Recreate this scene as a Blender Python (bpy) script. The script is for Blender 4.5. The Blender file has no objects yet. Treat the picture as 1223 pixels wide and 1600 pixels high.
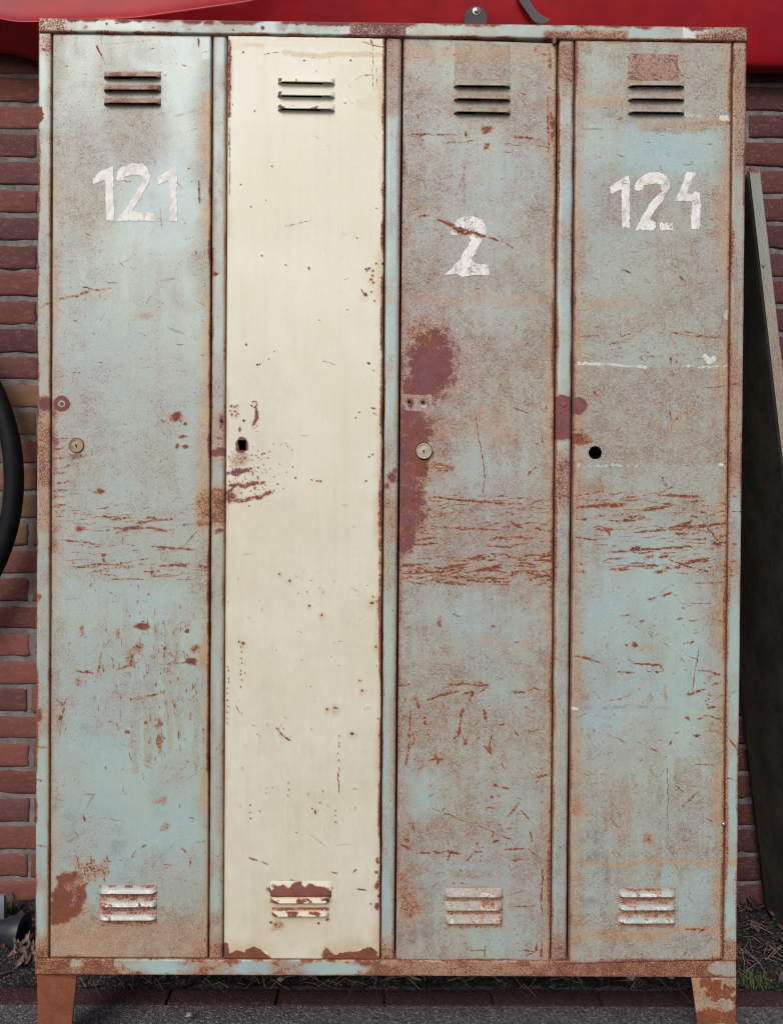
import bpy, bmesh, math, random
import numpy as np
from mathutils import Vector, Matrix
from mathutils.geometry import tessellate_polygon

rng = np.random.RandomState(7)
random.seed(7)
sc = bpy.context.scene
COL = sc.collection

# ------------------------------------------------------------------ camera (solved from the locker's four corners)
F = 1209.0
LEG = 0.15
CX, CY, CZ = -0.0078, -1.3181, 0.805 + LEG
RX, RY, RZ = -0.0078, -0.0083, -0.0073
def _rot(rx, ry, rz):
    cz, sz = math.cos(rz), math.sin(rz); cx, sx = math.cos(rx), math.sin(rx); cy, sy = math.cos(ry), math.sin(ry)
    Z = np.array([[cz, -sz, 0], [sz, cz, 0], [0, 0, 1]])
    X = np.array([[1, 0, 0], [0, cx, -sx], [0, sx, cx]])
    Y = np.array([[cy, 0, sy], [0, 1, 0], [-sy, 0, cy]])
    return Z @ X @ Y
RM = _rot(RX, RY, RZ)
CAMP = np.array([CX, CY, CZ])
def at(px, py, Y=0.0):
    """photo pixel -> point of the plane y = Y"""
    px = np.asarray(px, float); py = np.asarray(py, float)
    L = np.stack([(px - 611.5) / F, np.ones_like(px), (800 - py) / F], -1)
    D = L @ RM.T
    t = (Y - CY) / D[..., 1]
    return CAMP + D * t[..., None]

cam = bpy.data.cameras.new('camera')
cam.sensor_fit = 'VERTICAL'; cam.sensor_height = 24; cam.lens = F / 1600 * 24
cam.clip_start = 0.05; cam.clip_end = 500
co = bpy.data.objects.new('camera', cam); COL.objects.link(co)
m = Matrix.Identity(4)
for i in range(3):
    m[i][0] = RM[i][0]; m[i][1] = RM[i][2]; m[i][2] = -RM[i][1]; m[i][3] = CAMP[i]
co.matrix_world = m
sc.camera = co

# ------------------------------------------------------------------ object helpers
def tag(o, label=None, cat=None, group=None, kind=None):
    if label: o['label'] = label
    if cat: o['category'] = cat
    if group: o['group'] = group
    if kind: o['kind'] = kind
    return o
def empty(name, loc=(0, 0, 0)):
    o = bpy.data.objects.new(name, None); COL.objects.link(o); o.location = loc
    o.empty_display_size = 0.05
    return o
def link(name, me, mat, parent=None):
    o = bpy.data.objects.new(name, me); COL.objects.link(o)
    if mat: me.materials.append(mat)
    if parent:
        o.parent = parent
        o.matrix_parent_inverse = Matrix.Translation(-world_loc(parent))
    return o
def world_loc(o):
    v = Vector(o.location)
    return v if o.parent is None else v      # parts sit at the origin of the world, only Empties are moved
def np_mesh(name, co_, quads, attrs=None, smooth=True):
    me = bpy.data.meshes.new(name)
    co_ = np.asarray(co_, np.float32); quads = np.asarray(quads, np.int32)
    n = len(quads); k = quads.shape[1]
    me.vertices.add(len(co_)); me.vertices.foreach_set('co', co_.ravel())
    me.loops.add(n * k); me.loops.foreach_set('vertex_index', quads.ravel())
    me.polygons.add(n); me.polygons.foreach_set('loop_start', np.arange(0, n * k, k, dtype=np.int32))
    me.polygons.foreach_set('use_smooth', np.full(n, smooth))
    me.update(calc_edges=True); me.validate()
    for a, v in (attrs or {}).items():
        at_ = me.attributes.new(a, 'FLOAT', 'POINT'); at_.data.foreach_set('value', np.asarray(v, np.float32))
    return me
class MB:
    """bmesh collector for small hand made shapes"""
    def __init__(s): s.bm = bmesh.new()
    def box(s, x0, x1, y0, y1, z0, z1, bev=0.0):
        r = bmesh.ops.create_cube(s.bm, size=1.0)
        for v in r['verts']:
            v.co = Vector((x0 + (v.co.x + .5) * (x1 - x0), y0 + (v.co.y + .5) * (y1 - y0), z0 + (v.co.z + .5) * (z1 - z0)))
        if bev > 0:
            es = list({e for v in r['verts'] for e in v.link_edges})
            bmesh.ops.bevel(s.bm, geom=es, offset=bev, segments=2, affect='EDGES', profile=.6)
    def lathe(s, c, axis, prof, n=32):
        """prof: (distance along axis, radius)"""
        c = Vector(c); axis = Vector(axis).normalized()
        u = axis.orthogonal().normalized(); w = axis.cross(u)
        rings = []
        for d, r in prof:
            if r < 1e-6: rings.append([s.bm.verts.new(c + axis * d)])
            else: rings.append([s.bm.verts.new(c + axis * d + (u * math.cos(2*math.pi*i/n) + w * math.sin(2*math.pi*i/n)) * r) for i in range(n)])
        for a, b in zip(rings, rings[1:]):
            for i in range(n):
                j = (i + 1) % n
                if len(a) == 1 and len(b) == 1: continue
                if len(a) == 1: s.bm.faces.new((a[0], b[j], b[i]))
                elif len(b) == 1: s.bm.faces.new((a[i], a[j], b[0]))
                else: s.bm.faces.new((a[i], a[j], b[j], b[i]))
    def tube(s, pts, r, n=8, caps=True):
        pts = [Vector(p) for p in pts]; rings = []
        rs = r if isinstance(r, (list, tuple)) else [r] * len(pts)
        for i, p in enumerate(pts):
            t = (pts[min(i + 1, len(pts) - 1)] - pts[max(i - 1, 0)]).normalized()
            u = t.orthogonal().normalized() if i == 0 else (pu - t * pu.dot(t)).normalized()
            pu = u; w = t.cross(u)
            rings.append([s.bm.verts.new(p + (u * math.cos(2*math.pi*k/n) + w * math.sin(2*math.pi*k/n)) * rs[i]) for k in range(n)])
        for a, b in zip(rings, rings[1:]):
            for k in range(n): s.bm.faces.new((a[k], a[(k+1) % n], b[(k+1) % n], b[k]))
        if caps:
            s.bm.faces.new(rings[0][::-1]); s.bm.faces.new(rings[-1])
    def build(s, name, mat, parent=None, smooth=True):
        bmesh.ops.recalc_face_normals(s.bm, faces=s.bm.faces)
        me = bpy.data.meshes.new(name); s.bm.to_mesh(me); s.bm.free()
        if smooth:
            for p in me.polygons: p.use_smooth = True
            me.set_sharp_from_angle(angle=math.radians(40))
        return link(name, me, mat, parent)

# ------------------------------------------------------------------ noise on photo coordinates
def vnoise(x, y, s, seed, sy=None):
    sy = sy or s
    r = np.random.RandomState(seed).rand(128, 128)
    u = x / s + seed * .37; v = y / sy + seed * .71
    i = np.floor(u).astype(int); j = np.floor(v).astype(int); fu = u - i; fv = v - j
    fu = fu * fu * (3 - 2 * fu); fv = fv * fv * (3 - 2 * fv)
    i0, i1, j0, j1 = i % 128, (i + 1) % 128, j % 128, (j + 1) % 128
    return (r[i0, j0] * (1-fu) + r[i1, j0] * fu) * (1-fv) + (r[i0, j1] * (1-fu) + r[i1, j1] * fu) * fv
def fbm(x, y, s, seed, oct=4, sy=None):
    t = 0; a = .5; tot = 0; sy = sy or s
    for k in range(oct):
        t = t + a * vnoise(x, y, s / 2**k, seed + 11 * k, sy / 2**k); tot += a; a *= .55
    return t / tot
def sstep(a, b, x):
    t = np.clip((x - a) / (b - a), 0, 1); return t * t * (3 - 2 * t)

ATT = ('tan', 'warm', 'rust', 'pur', 'och', 'pale', 'gry', 'blk')
class Paint:
    """wear masks painted on the vertices of one sheet, in photo pixel units along that sheet"""
    def __init__(s, px, py):
        s.x = px; s.y = py; n = len(px)
        s.a = {k: np.zeros(n) for k in ATT}
        s.a['pur'][:] = .35; s.a['warm'][:] = .4
        s.wx = (fbm(px, py, 9, 101, 3) - .5); s.wy = (fbm(px, py, 9, 202, 3) - .5)
    def _put(s, k, idx, v, mode):
        t = s.a[k]
        if mode == 'max': t[idx] = np.maximum(t[idx], v)
        elif mode == 'add': t[idx] = np.clip(t[idx] + v, 0, 1)
        elif mode == 'sub': t[idx] = np.clip(t[idx] - v, 0, 1)
        elif mode == 'set': t[idx] = v
        elif mode == 'mix': t[idx] = t[idx] * (1 - v[0]) + v[1] * v[0]
    def box(s, x0, y0, x1, y1):
        return np.nonzero((s.x >= x0) & (s.x <= x1) & (s.y >= y0) & (s.y <= y1))[0]
    def blob(s, k, cx, cy, rx, ry, amt=1., soft=.4, rag=14, mode='max', pur=None):
        if k == 'rust' and mode == 'max' and max(rx, ry) < 12.5 and soft > .12 and soft < .8: soft = .8; amt = min(1, amt * .95); rag = rag * 1.3
        m_ = 1 + soft + .1
        i = s.box(cx - rx*m_ - rag, cy - ry*m_ - rag, cx + rx*m_ + rag, cy + ry*m_ + rag)
        if not len(i): return
        X = s.x[i] + s.wx[i] * rag; Y = s.y[i] + s.wy[i] * rag
        d = np.sqrt(((X - cx) / rx)**2 + ((Y - cy) / ry)**2)
        v = amt * (1 - sstep(1 - soft, 1 + soft, d))
        s._put(k, i, v, mode)
        if pur is not None: s._mixto('pur', i, np.clip(v * 2, 0, 1), pur)
    def _mixto(s, k, i, w, val): s.a[k][i] = s.a[k][i] * (1 - w) + val * w
    def rect(s, k, x0, y0, x1, y1, amt=1., soft=8, rag=8, mode='max', pur=None):
        p = soft + rag
        i = s.box(x0 - p, y0 - p, x1 + p, y1 + p)
        if not len(i): return
        X = s.x[i] + s.wx[i] * rag; Y = s.y[i] + s.wy[i] * rag
        v = amt * sstep(x0 - soft, x0 + soft*.3, X) * (1 - sstep(x1 - soft*.3, x1 + soft, X)) * sstep(y0 - soft, y0 + soft*.3, Y) * (1 - sstep(y1 - soft*.3, y1 + soft, Y))
        s._put(k, i, v, mode)
        if pur is not None: s._mixto('pur', i, np.clip(v * 2, 0, 1), pur)
    def stroke(s, k, pts, w=3, amt=.8, soft=1.6, rag=2.5, mode='max', pur=None, taper=True, broken=0.0):
        pts = np.asarray(pts, float)
        if k == 'rust' and w < 12: w = .53 * w + .15; soft = soft * .85
        p = w * 3 + soft + rag
        i = s.box(pts[:, 0].min() - p, pts[:, 1].min() - p, pts[:, 0].max() + p, pts[:, 1].max() + p)
        if not len(i): return
        X = s.x[i] + s.wx[i] * rag; Y = s.y[i] + s.wy[i] * rag
        seg = np.linalg.norm(np.diff(pts, axis=0), axis=1); tot = max(seg.sum(), 1e-6)
        best = np.full(len(i), 1e9); tt = np.zeros(len(i)); acc = 0
        for a, b, L in zip(pts, pts[1:], seg):
            d = b - a; u = np.clip(((X - a[0]) * d[0] + (Y - a[1]) * d[1]) / max(L * L, 1e-9), 0, 1)
            q = np.hypot(X - a[0] - u * d[0], Y - a[1] - u * d[1])
            c = q < best; best[c] = q[c]; tt[c] = (acc + u[c] * L) / tot; acc += L
        ww = w * .5 * (np.minimum(1, .35 + 2.2 * np.minimum(tt, 1 - tt)) if taper else 1)
        ww = ww * (.55 + .9 * vnoise(X, Y, 7, int(pts[0, 0]) % 90 + 3))
        v = amt * (1 - sstep(ww - soft * .3, ww + soft, best))
        if broken: v = v * (1 - broken * sstep(.45, .6, vnoise(X, Y, 6, int(pts[0, 1]) % 90 + 5)))
        if k == 'rust':
            v = v * (.42 + .85 * vnoise(s.x[i], s.y[i], 2.6, int(pts[0, 0] + pts[0, 1]) % 80 + 2))
            if w > 1.6: v = np.maximum(v, .30 * (1 - sstep(ww, ww + 1.2 + w * 1.1, best)))
        s._put(k, i, v, mode)
        if pur is not None: s._mixto('pur', i, np.clip(v * 1.5, 0, 1), pur)
    def edge(s, k, xa, ya, xb, yb, w, amt, seed=1, var=.6, mode='max', sl=60, pur=None, side=0):
        """soft band along a straight edge, its reach changing along the edge"""
        p = w * 2.2
        i = s.box(min(xa, xb) - p, min(ya, yb) - p, max(xa, xb) + p, max(ya, yb) + p)
        if not len(i): return
        L = math.hypot(xb - xa, yb - ya); tx, ty = (xb - xa) / L, (yb - ya) / L
        al = (s.x[i] - xa) * tx + (s.y[i] - ya) * ty; d = np.abs((s.x[i] - xa) * -ty + (s.y[i] - ya) * tx)
        n = fbm(al, al * 0 + seed * 13.7, sl, seed, 4)
        nn = np.clip((n - .5) * 2.6 + .5, 0, 1)
        ww = w * (1 - var + var * 1.7 * nn)
        v = amt * (1 - var * .8 + var * .8 * nn) * (1 - sstep(ww * .15, ww, d)) * ((al > -p) & (al < L + p))
        s._put(k, i, v, mode)
        if pur is not None: s._mixto('pur', i, np.clip(v * 1.5, 0, 1), pur)
    def dots(s, k, lst, amt=1., soft=.6, halo=0):
        for d in lst:
            r = .72 * (d[2] if len(d) > 2 else 1.6) + .15
            s.blob(k, d[0], d[1], r, r * (d[3] if len(d) > 3 else 1), amt, soft, r * 1.2, pur=.3)
            if halo: s.blob('och', d[0], d[1] + r, r * 2.4, r * 2.8, halo, .8, 2)
    def dashes(s, x0, x1, y0, y1, n, seed, lmin=15, lmax=70, w=(1.5, 4), amt=(.55, .85), slope=-.05, pur=.15):
        n = int(n * 1.9); w = (w[0] * .7, w[1] * .72)
        """clusters of near horizontal scrape marks"""
        r = np.random.RandomState(seed)
        for q in range(n):
            yy = r.uniform(y0, y1); xx = r.uniform(x0 - 10, x1 - 10); L = r.uniform(lmin, lmax); sl = slope + r.normal(0, .09)
            W = r.uniform(*w); A = r.uniform(*amt)
            k = max(1, int(L / 22)); cx = xx
            for e in range(k):
                l = L / k * r.uniform(.5, 1.1)
                y1_ = yy + (cx - xx) * sl + r.normal(0, 1.2)
                s.stroke('rust', [(cx, y1_), (cx + l * .5, y1_ + l * .5 * sl + r.normal(0, .8)), (cx + l, y1_ + l * sl + r.normal(0, 1))], W * r.uniform(.6, 1.2), A, 1.3, 2.2, pur=pur)
                cx += L / k * r.uniform(.9, 1.25)
    def hairs(s, n, seed, x0, x1, y0, y1, horiz=.6, pur=.4):
        r = np.random.RandomState(seed)
        for k in range(n):
            x = r.uniform(x0, x1); y = r.uniform(y0, y1); L = 3 + r.exponential(6)
            a = r.normal(0, .35) if r.rand() < horiz else r.uniform(-1.6, 1.6)
            s.stroke('rust', [(x, y), (x + L * .5 * math.cos(a) + r.normal(0, .6), y + L * .5 * math.sin(a) + r.normal(0, .6)), (x + L * math.cos(a), y + L * math.sin(a))], r.uniform(.8, 2.), r.uniform(.48, .74), 1.1, 1.5, pur=pur)
    def hole_mark(s, cx, cy, r):
        s.blob('blk', cx, cy, r, r, 1, .15, 0)  # black spot painted for the dark inside of a small hole

def colours_px(x0, x1, y0, y1, n, seed):
    r = np.random.RandomState(seed); return np.stack([r.uniform(x0, x1, n), r.uniform(y0, y1, n)], 1)

# ------------------------------------------------------------------ node helpers
class NT:
    def __init__(s, name):
        s.m = bpy.data.materials.new(name); s.m.use_nodes = True
        s.t = s.m.node_tree; s.t.nodes.clear()
        s.out = s.t.nodes.new('ShaderNodeOutputMaterial')
        s.b = s.t.nodes.new('ShaderNodeBsdfPrincipled'); s.t.links.new(s.b.outputs[0], s.out.inputs[0])
    def n(s, typ, **kw):
        d = s.t.nodes.new(typ)
        for k, v in kw.items(): setattr(d, k, v)
        return d
    def set(s, sock, v):
        if isinstance(v, bpy.types.NodeSocket): s.t.links.new(v, sock)
        elif isinstance(v, (tuple, list)) and len(v) == 3 and sock.type == 'RGBA': sock.default_value = (*v, 1)
        else: sock.default_value = v
    def attr(s, name):
        return s.n('ShaderNodeAttribute', attribute_name=name).outputs['Fac']
    def acol(s, name):
        return s.n('ShaderNodeAttribute', attribute_name=name).outputs['Color']
    def obj(s): return s.n('ShaderNodeTexCoord').outputs['Object']
    def scale(s, v, xyz):
        d = s.n('ShaderNodeMapping'); s.set(d.inputs[0], v); d.inputs['Scale'].default_value = xyz; return d.outputs[0]
    def noise(s, vec, sc_, det=3, rough=.55, dist=0.):
        d = s.n('ShaderNodeTexNoise'); s.set(d.inputs['Vector'], vec)
        d.inputs['Scale'].default_value = sc_; d.inputs['Detail'].default_value = det
        d.inputs['Roughness'].default_value = rough; d.inputs['Distortion'].default_value = dist
        return d.outputs['Fac']
    def voro(s, vec, sc_, feat='F1', out='Distance'):
        d = s.n('ShaderNodeTexVoronoi', feature=feat); s.set(d.inputs['Vector'], vec); d.inputs['Scale'].default_value = sc_
        return d.outputs[out]
    def math(s, op, a, b=0., c=0., clamp=False):
        d = s.n('ShaderNodeMath', operation=op, use_clamp=clamp)
        s.set(d.inputs[0], a); s.set(d.inputs[1], b); s.set(d.inputs[2], c); return d.outputs[0]
    def ss(s, x, a, b):
        d = s.n('ShaderNodeMapRange', interpolation_type='SMOOTHSTEP')
        s.set(d.inputs[0], x); s.set(d.inputs[1], a); s.set(d.inputs[2], b); return d.outputs[0]
    def lin(s, x, a, b, c, e):
        d = s.n('ShaderNodeMapRange'); s.set(d.inputs[0], x)
        for i, v in enumerate((a, b, c, e)): s.set(d.inputs[1 + i], v)
        return d.outputs[0]
    def mix(s, f, a, b, mode='MIX'):
        d = s.n('ShaderNodeMix', data_type='RGBA', blend_type=mode)
        s.set(d.inputs[0], f); s.set(d.inputs[6], a); s.set(d.inputs[7], b); return d.outputs[2]
    def bump(s, h, strength=.5, dist=.001, normal=None):
        d = s.n('ShaderNodeBump'); s.set(d.inputs['Height'], h); d.inputs['Strength'].default_value = strength; d.inputs['Distance'].default_value = dist
        if normal is not None: s.set(d.inputs['Normal'], normal)
        return d.outputs[0]
    def done(s, col=None, rough=None, normal=None, metal=None, spec=None, coat=None):
        for k, v in (('Base Color', col), ('Roughness', rough), ('Normal', normal), ('Metallic', metal), ('Specular IOR Level', spec), ('Coat Weight', coat)):
            if v is not None: s.set(s.b.inputs[k], v)
        return s.m

def mat_paint(name, c1, c2, speck=1.0, gloss=.42, spec=1.):
    T = NT(name); o = T.obj()
    nl = T.noise(o, 5, 4); nm = T.noise(o, 38, 5, .6); nf = T.noise(o, 430, 3, .6, .8); nff = T.noise(o, 1000, 2, .6)
    ns = T.noise(T.scale(o, (1, 1, .22)), 120, 4, .6)                       # vertical run marks
    tan = T.attr('tan'); warm = T.attr('warm'); rust = T.attr('rust'); pur = T.attr('pur')
    base = T.mix(T.ss(nl, .38, .62), c1, c2)
    base = T.mix(T.lin(nm, .3, .7, 0, .22), base, T.mix(.5, base, (.62, .68, .70)))
    tcol = T.mix(warm, (.310, .255, .170), (.295, .165, .120))
    tm = T.math('MULTIPLY', tan, T.lin(T.math('ADD', T.math('MULTIPLY', nm, .6), T.math('MULTIPLY', ns, .4)), .35, .65, .6, 1.25), clamp=True)
    c = T.mix(T.math('MULTIPLY', tm, .84), base, tcol)
    # fine salt and pepper wear
    ng2 = T.noise(o, 15, 4, .6); cl = T.math('MULTIPLY', T.math('SUBTRACT', T.math('ADD', T.math('MULTIPLY', nm, .5), T.math('MULTIPLY', ng2, .5)), .5), .55)
    th = T.math('SUBTRACT', T.math('SUBTRACT', .655, cl), T.math('MULTIPLY', tan, .152))
    sp = T.ss(nf, th, T.math('ADD', th, .09))
    c = T.mix(T.math('MULTIPLY', sp, .78 * speck), c, T.mix(warm, (.135, .100, .058), (.175, .080, .048)))
    nd = T.noise(o, 300, 4, .7, 1.2)
    sd = T.ss(nd, T.math('SUBTRACT', .665, T.math('MULTIPLY', tan, .05)), T.math('SUBTRACT', .715, T.math('MULTIPLY', tan, .05)))
    c = T.mix(T.math('MULTIPLY', sd, .75 * min(1, speck * 1.2)), c, (.062, .045, .036))
    lt = T.ss(T.noise(o, 500, 2, .5, .6), .55, .63)
    c = T.mix(T.math('MULTIPLY', lt, T.lin(tan, 0, 1, .15 * speck, .42 * speck)), c, (.53, .575, .575))
    # grey rubs, ochre run-off, pale residue and painted skylight on hoods
    c = T.mix(T.math('MULTIPLY', T.attr('gry'), T.ss(nm, .40, .58)), c, (.19, .21, .22))
    oc = T.attr('och')
    c = T.mix(T.math('MULTIPLY', oc, T.lin(nf, .35, .65, .5, .95), clamp=True), c, (.47, .235, .065))
    pl = T.ss(T.math('ADD', T.attr('pale'), T.math('MULTIPLY', T.math('SUBTRACT', T.math('ADD', T.math('MULTIPLY', nf, .5), T.math('MULTIPLY', nm, .5)), .5), .9)), .42, .58)
    c = T.mix(T.math('MULTIPLY', pl, .85), c, (.66, .69, .67))
    # exposed rust
    nr = T.math('ADD', T.math('MULTIPLY', T.math('SUBTRACT', nf, .5), 1.5), T.math('ADD', T.math('MULTIPLY', T.math('SUBTRACT', nff, .5), .7), T.math('MULTIPLY', T.math('SUBTRACT', nm, .5), .5)))
    rv = T.math('ADD', T.math('MULTIPLY', rust, T.lin(rust, .75, 1., 1., 1.35)), nr)
    halo = T.math('MULTIPLY', T.ss(T.math('ADD', rust, T.math('MULTIPLY', T.math('SUBTRACT', nf, .5), .5)), .06, .55), .72)
    c = T.mix(halo, c, T.mix(pur, (.40, .185, .065), (.27, .125, .105)))
    rm = T.math('MULTIPLY', T.ss(rv, .46, .58), T.ss(rust, .08, .24))
    r1 = T.mix(T.ss(nm, .36, .64), (.215, .068, .034), (.140, .047, .032))
    r2 = T.mix(T.ss(nm, .36, .64), (.225, .085, .090), (.165, .070, .092))
    rc = T.mix(pur, r1, r2)
    rc = T.mix(T.ss(nff, .52, .66), rc, T.mix(pur, (.34, .14, .06), (.25, .12, .105)))
    rc = T.mix(T.math('MULTIPLY', T.ss(nf, .56, .68), .55), rc, (.07, .032, .027))
    c = T.mix(rm, c, rc)
    gr = T.noise(o, 750, 2, .7)
    c = T.mix(1., c, T.mix(T.ss(gr, .34, .66), (1 - .17 * min(1, speck + .3),) * 3, (1 + .14 * min(1, speck + .3),) * 3), 'MULTIPLY')
    c = T.mix(T.attr('blk'), c, (.004, .0035, .003))
    h = T.math('ADD', T.math('MULTIPLY', rm, T.lin(nf, .3, .7, -.9, .1)), T.math('ADD', T.math('MULTIPLY', sp, -.35), T.math('MULTIPLY', nff, .25)))
    nrm = T.bump(T.noise(o, 5, 2, .4), .3, .012)
    nrm = T.bump(h, .45, .0006, nrm)
    ro = T.lin(rm, 0, 1, T.lin(tan, 0, 1, gloss, gloss + .2), .88)
    return T.done(c, ro, nrm, spec=T.lin(rm, 0, 1, spec, .2))

M = {}
M['blue'] = mat_paint('chalky_blue_green_paint', (.303, .442, .468), (.342, .450, .418))
M['cream'] = mat_paint('cream_paint', (.70, .705, .605), (.67, .655, .520), .05, .50, .8)
M['rusty'] = mat_paint('leg_paint', (.33, .32, .25), (.33, .34, .29))

def mat_number():
    T = NT('worn_white_paint'); o = T.obj()
    st = T.attr('streak'); nf = T.noise(o, 330, 3); nm = T.noise(o, 60, 4); nff = T.noise(o, 1000, 2)
    c = T.mix(T.ss(nm, .4, .65), (.84, .85, .86), (.68, .67, .65))
    c = T.mix(T.ss(st, .5, .75), c, (.60, .59, .57))
    c = T.mix(T.math('MULTIPLY', T.ss(nff, .60, .70), .6), c, (.35, .30, .26))
    w = T.attr('wear')
    a = T.ss(T.math('ADD', w, T.math('ADD', T.math('MULTIPLY', T.math('SUBTRACT', nf, .5), 1.0), T.math('MULTIPLY', T.math('SUBTRACT', nm, .5), .9))), .40, .52)
    T.set(T.b.inputs['Alpha'], T.math('MULTIPLY', T.math('SUBTRACT', 1., a), .95))
    return T.done(c, .55, T.bump(nf, .3, .0004))
M['number'] = mat_number()

def mat_simple(name, c1, c2, sc_=60, rough=.5, metal=0., bump=.2, bd=.0006, spec=.5, coat=0.):
    T = NT(name); o = T.obj(); n1 = T.noise(o, sc_, 5, .6); n2 = T.noise(o, sc_ * 7, 2)
    c = T.mix(T.ss(T.math('ADD', T.math('MULTIPLY', n1, .7), T.math('MULTIPLY', n2, .3)), .38, .62), c1, c2)
    return T.done(c, T.lin(n1, .3, .7, rough - .08, rough + .1), T.bump(n2, bump, bd), metal, spec, coat)

M['lock'] = mat_simple('tarnished_brass', (.36, .27, .17), (.27, .20, .13), 150, .5, .25)
M['lock_grey'] = mat_simple('weathered_nickel', (.46, .41, .34), (.36, .31, .25), 150, .5, .2)
M['black'] = mat_simple('keyhole_black', (.004, .004, .004), (.008, .007, .006), 60, .9, 0, .1, spec=.1)
M['inside'] = mat_simple('dark_locker_inside', (.035, .03, .028), (.05, .04, .036), 20, .85, spec=.2)
M['tyre'] = mat_simple('black_rubber', (.0045, .005, .008), (.008, .0085, .012), 40, .6, 0, .3, spec=.2)
M['rim'] = mat_simple('rim_steel', (.20, .19, .19), (.13, .10, .09), 60, .4, .6)
M['tab'] = mat_simple('grey_rubber_tab', (.022, .019, .025), (.032, .028, .034), 80, .6)
M['steel'] = mat_simple('bolt_steel', (.45, .44, .42), (.3, .28, .26), 200, .3, .9)
M['strap'] = mat_simple('grey_webbing', (.085, .08, .09), (.12, .115, .125), 500, .7)
M['pipe'] = mat_simple('dark_blue_plastic', (.016, .019, .030), (.026, .029, .042), 30, .42)
M['pipe_grey'] = mat_simple('grey_blue_plastic', (.15, .17, .21), (.19, .21, .25), 30, .5)
M['leaf'] = mat_simple('dry_leaf', (.085, .055, .042), (.045, .028, .023), 90, .75)
M['twig'] = mat_simple('pale_dry_stalk', (.22, .15, .125), (.13, .085, .075), 120, .75)
M['leaf_yellow'] = mat_simple('pale_yellow_leaf', (.55, .43, .20), (.42, .32, .15), 120, .6)
M['grass'] = mat_simple('moss_green_blades', (.045, .085, .020), (.075, .105, .030), 60, .6)
M['pebble'] = mat_simple('grey_pebble', (.30, .29, .29), (.20, .19, .20), 150, .8)
M['pin'] = mat_simple('rusty_pin', (.24, .11, .09), (.15, .07, .06), 200, .8)

def mat_hull():
    T = NT('glossy_red_gelcoat'); o = T.obj(); n1 = T.noise(o, 9, 4); n2 = T.noise(o, 260, 2); ng = T.noise(T.scale(o, (.3, 1, 1)), 60, 4)
    c = T.mix(T.ss(n1, .35, .65), (.35, .008, .016), (.27, .006, .014))
    c = T.mix(T.math('MULTIPLY', T.ss(ng, .6, .75), .10), c, (.42, .10, .09))
    return T.done(c, T.lin(ng, .3, .7, .30, .42), T.bump(n2, .02, .0005), spec=.26, coat=.0)
M['hull'] = mat_hull()

def mat_brick():
    T = NT('fired_brick'); o = T.obj(); c0 = T.acol('tint')
    n1 = T.noise(o, 28, 5, .65); n2 = T.noise(o, 190, 4, .65); n3 = T.noise(T.scale(o, (1, 1, 2.5)), 70, 4)
    c = T.mix(T.math('MULTIPLY', T.ss(n1, .42, .7), .55), c0, T.mix(.5, c0, (.06, .035, .035)))
    c = T.mix(T.math('MULTIPLY', T.ss(n3, .52, .72), .35), c, (.27, .15, .115))
    c = T.mix(T.math('MULTIPLY', T.ss(n2, .56, .70), .45), c, (.055, .03, .03))
    c = T.mix(T.math('MULTIPLY', T.ss(T.noise(o, 320, 2), .64, .72), .4), c, (.36, .30, .28))
    return T.done(c, .88, T.bump(T.math('ADD', T.math('MULTIPLY', n2, .7), T.math('MULTIPLY', n1, .6)), .8, .0016), spec=.25)
M['brick'] = mat_brick()
def mat_mortar():
    T = NT('rough_mortar'); o = T.obj(); n1 = T.noise(o, 40, 5, .6); n2 = T.noise(o, 260, 4, .7)
    c = T.mix(T.ss(n1, .35, .65), (.24, .22, .225), (.15, .135, .14))
    c = T.mix(T.math('MULTIPLY', T.ss(n2, .55, .7), .6), c, (.08, .07, .07))
    return T.done(c, .95, T.bump(n2, 1, .004), spec=.2)
M['mortar'] = mat_mortar()
def mat_ground(name, base, dark, light, red=0.):
    T = NT(name); o = T.obj()
    v = T.n('ShaderNodeTexVoronoi'); T.set(v.inputs['Vector'], o); v.inputs['Scale'].default_value = 300
    v2 = T.voro(o, 110); n1 = T.noise(o, 3, 5); n2 = T.noise(o, 480, 3, .7)
    sep = T.n('ShaderNodeSeparateColor'); T.set(sep.inputs[0], v.outputs['Color'])
    c = T.mix(T.ss(n1, .3, .7), base, T.mix(.5, base, dark))
    c = T.mix(T.ss(sep.outputs[0], .55, 1.), c, light)
    c = T.mix(T.ss(sep.outputs[1], .5, .95), c, dark)
    c = T.mix(T.math('MULTIPLY', T.ss(n2, .5, .7), .6), c, dark)
    if red: c = T.mix(red, c, (.10, .035, .04))
    h = T.math('ADD', T.math('MULTIPLY', v.outputs['Distance'], -1.), T.math('MULTIPLY', n2, .5))
    return T.done(c, .9, T.bump(h, .9, .003), spec=.25)
M['paving'] = mat_ground('rough_grey_concrete_paving', (.135, .128, .140), (.060, .056, .063), (.27, .26, .27))
M['bed'] = mat_ground('dark_grit_and_soil', (.030, .028, .032), (.009, .008, .009), (.14, .13, .135))
M['edging'] = mat_ground('dark_red_edging_brick', (.060, .030, .036), (.02, .011, .013), (.10, .06, .065), .25)

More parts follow.
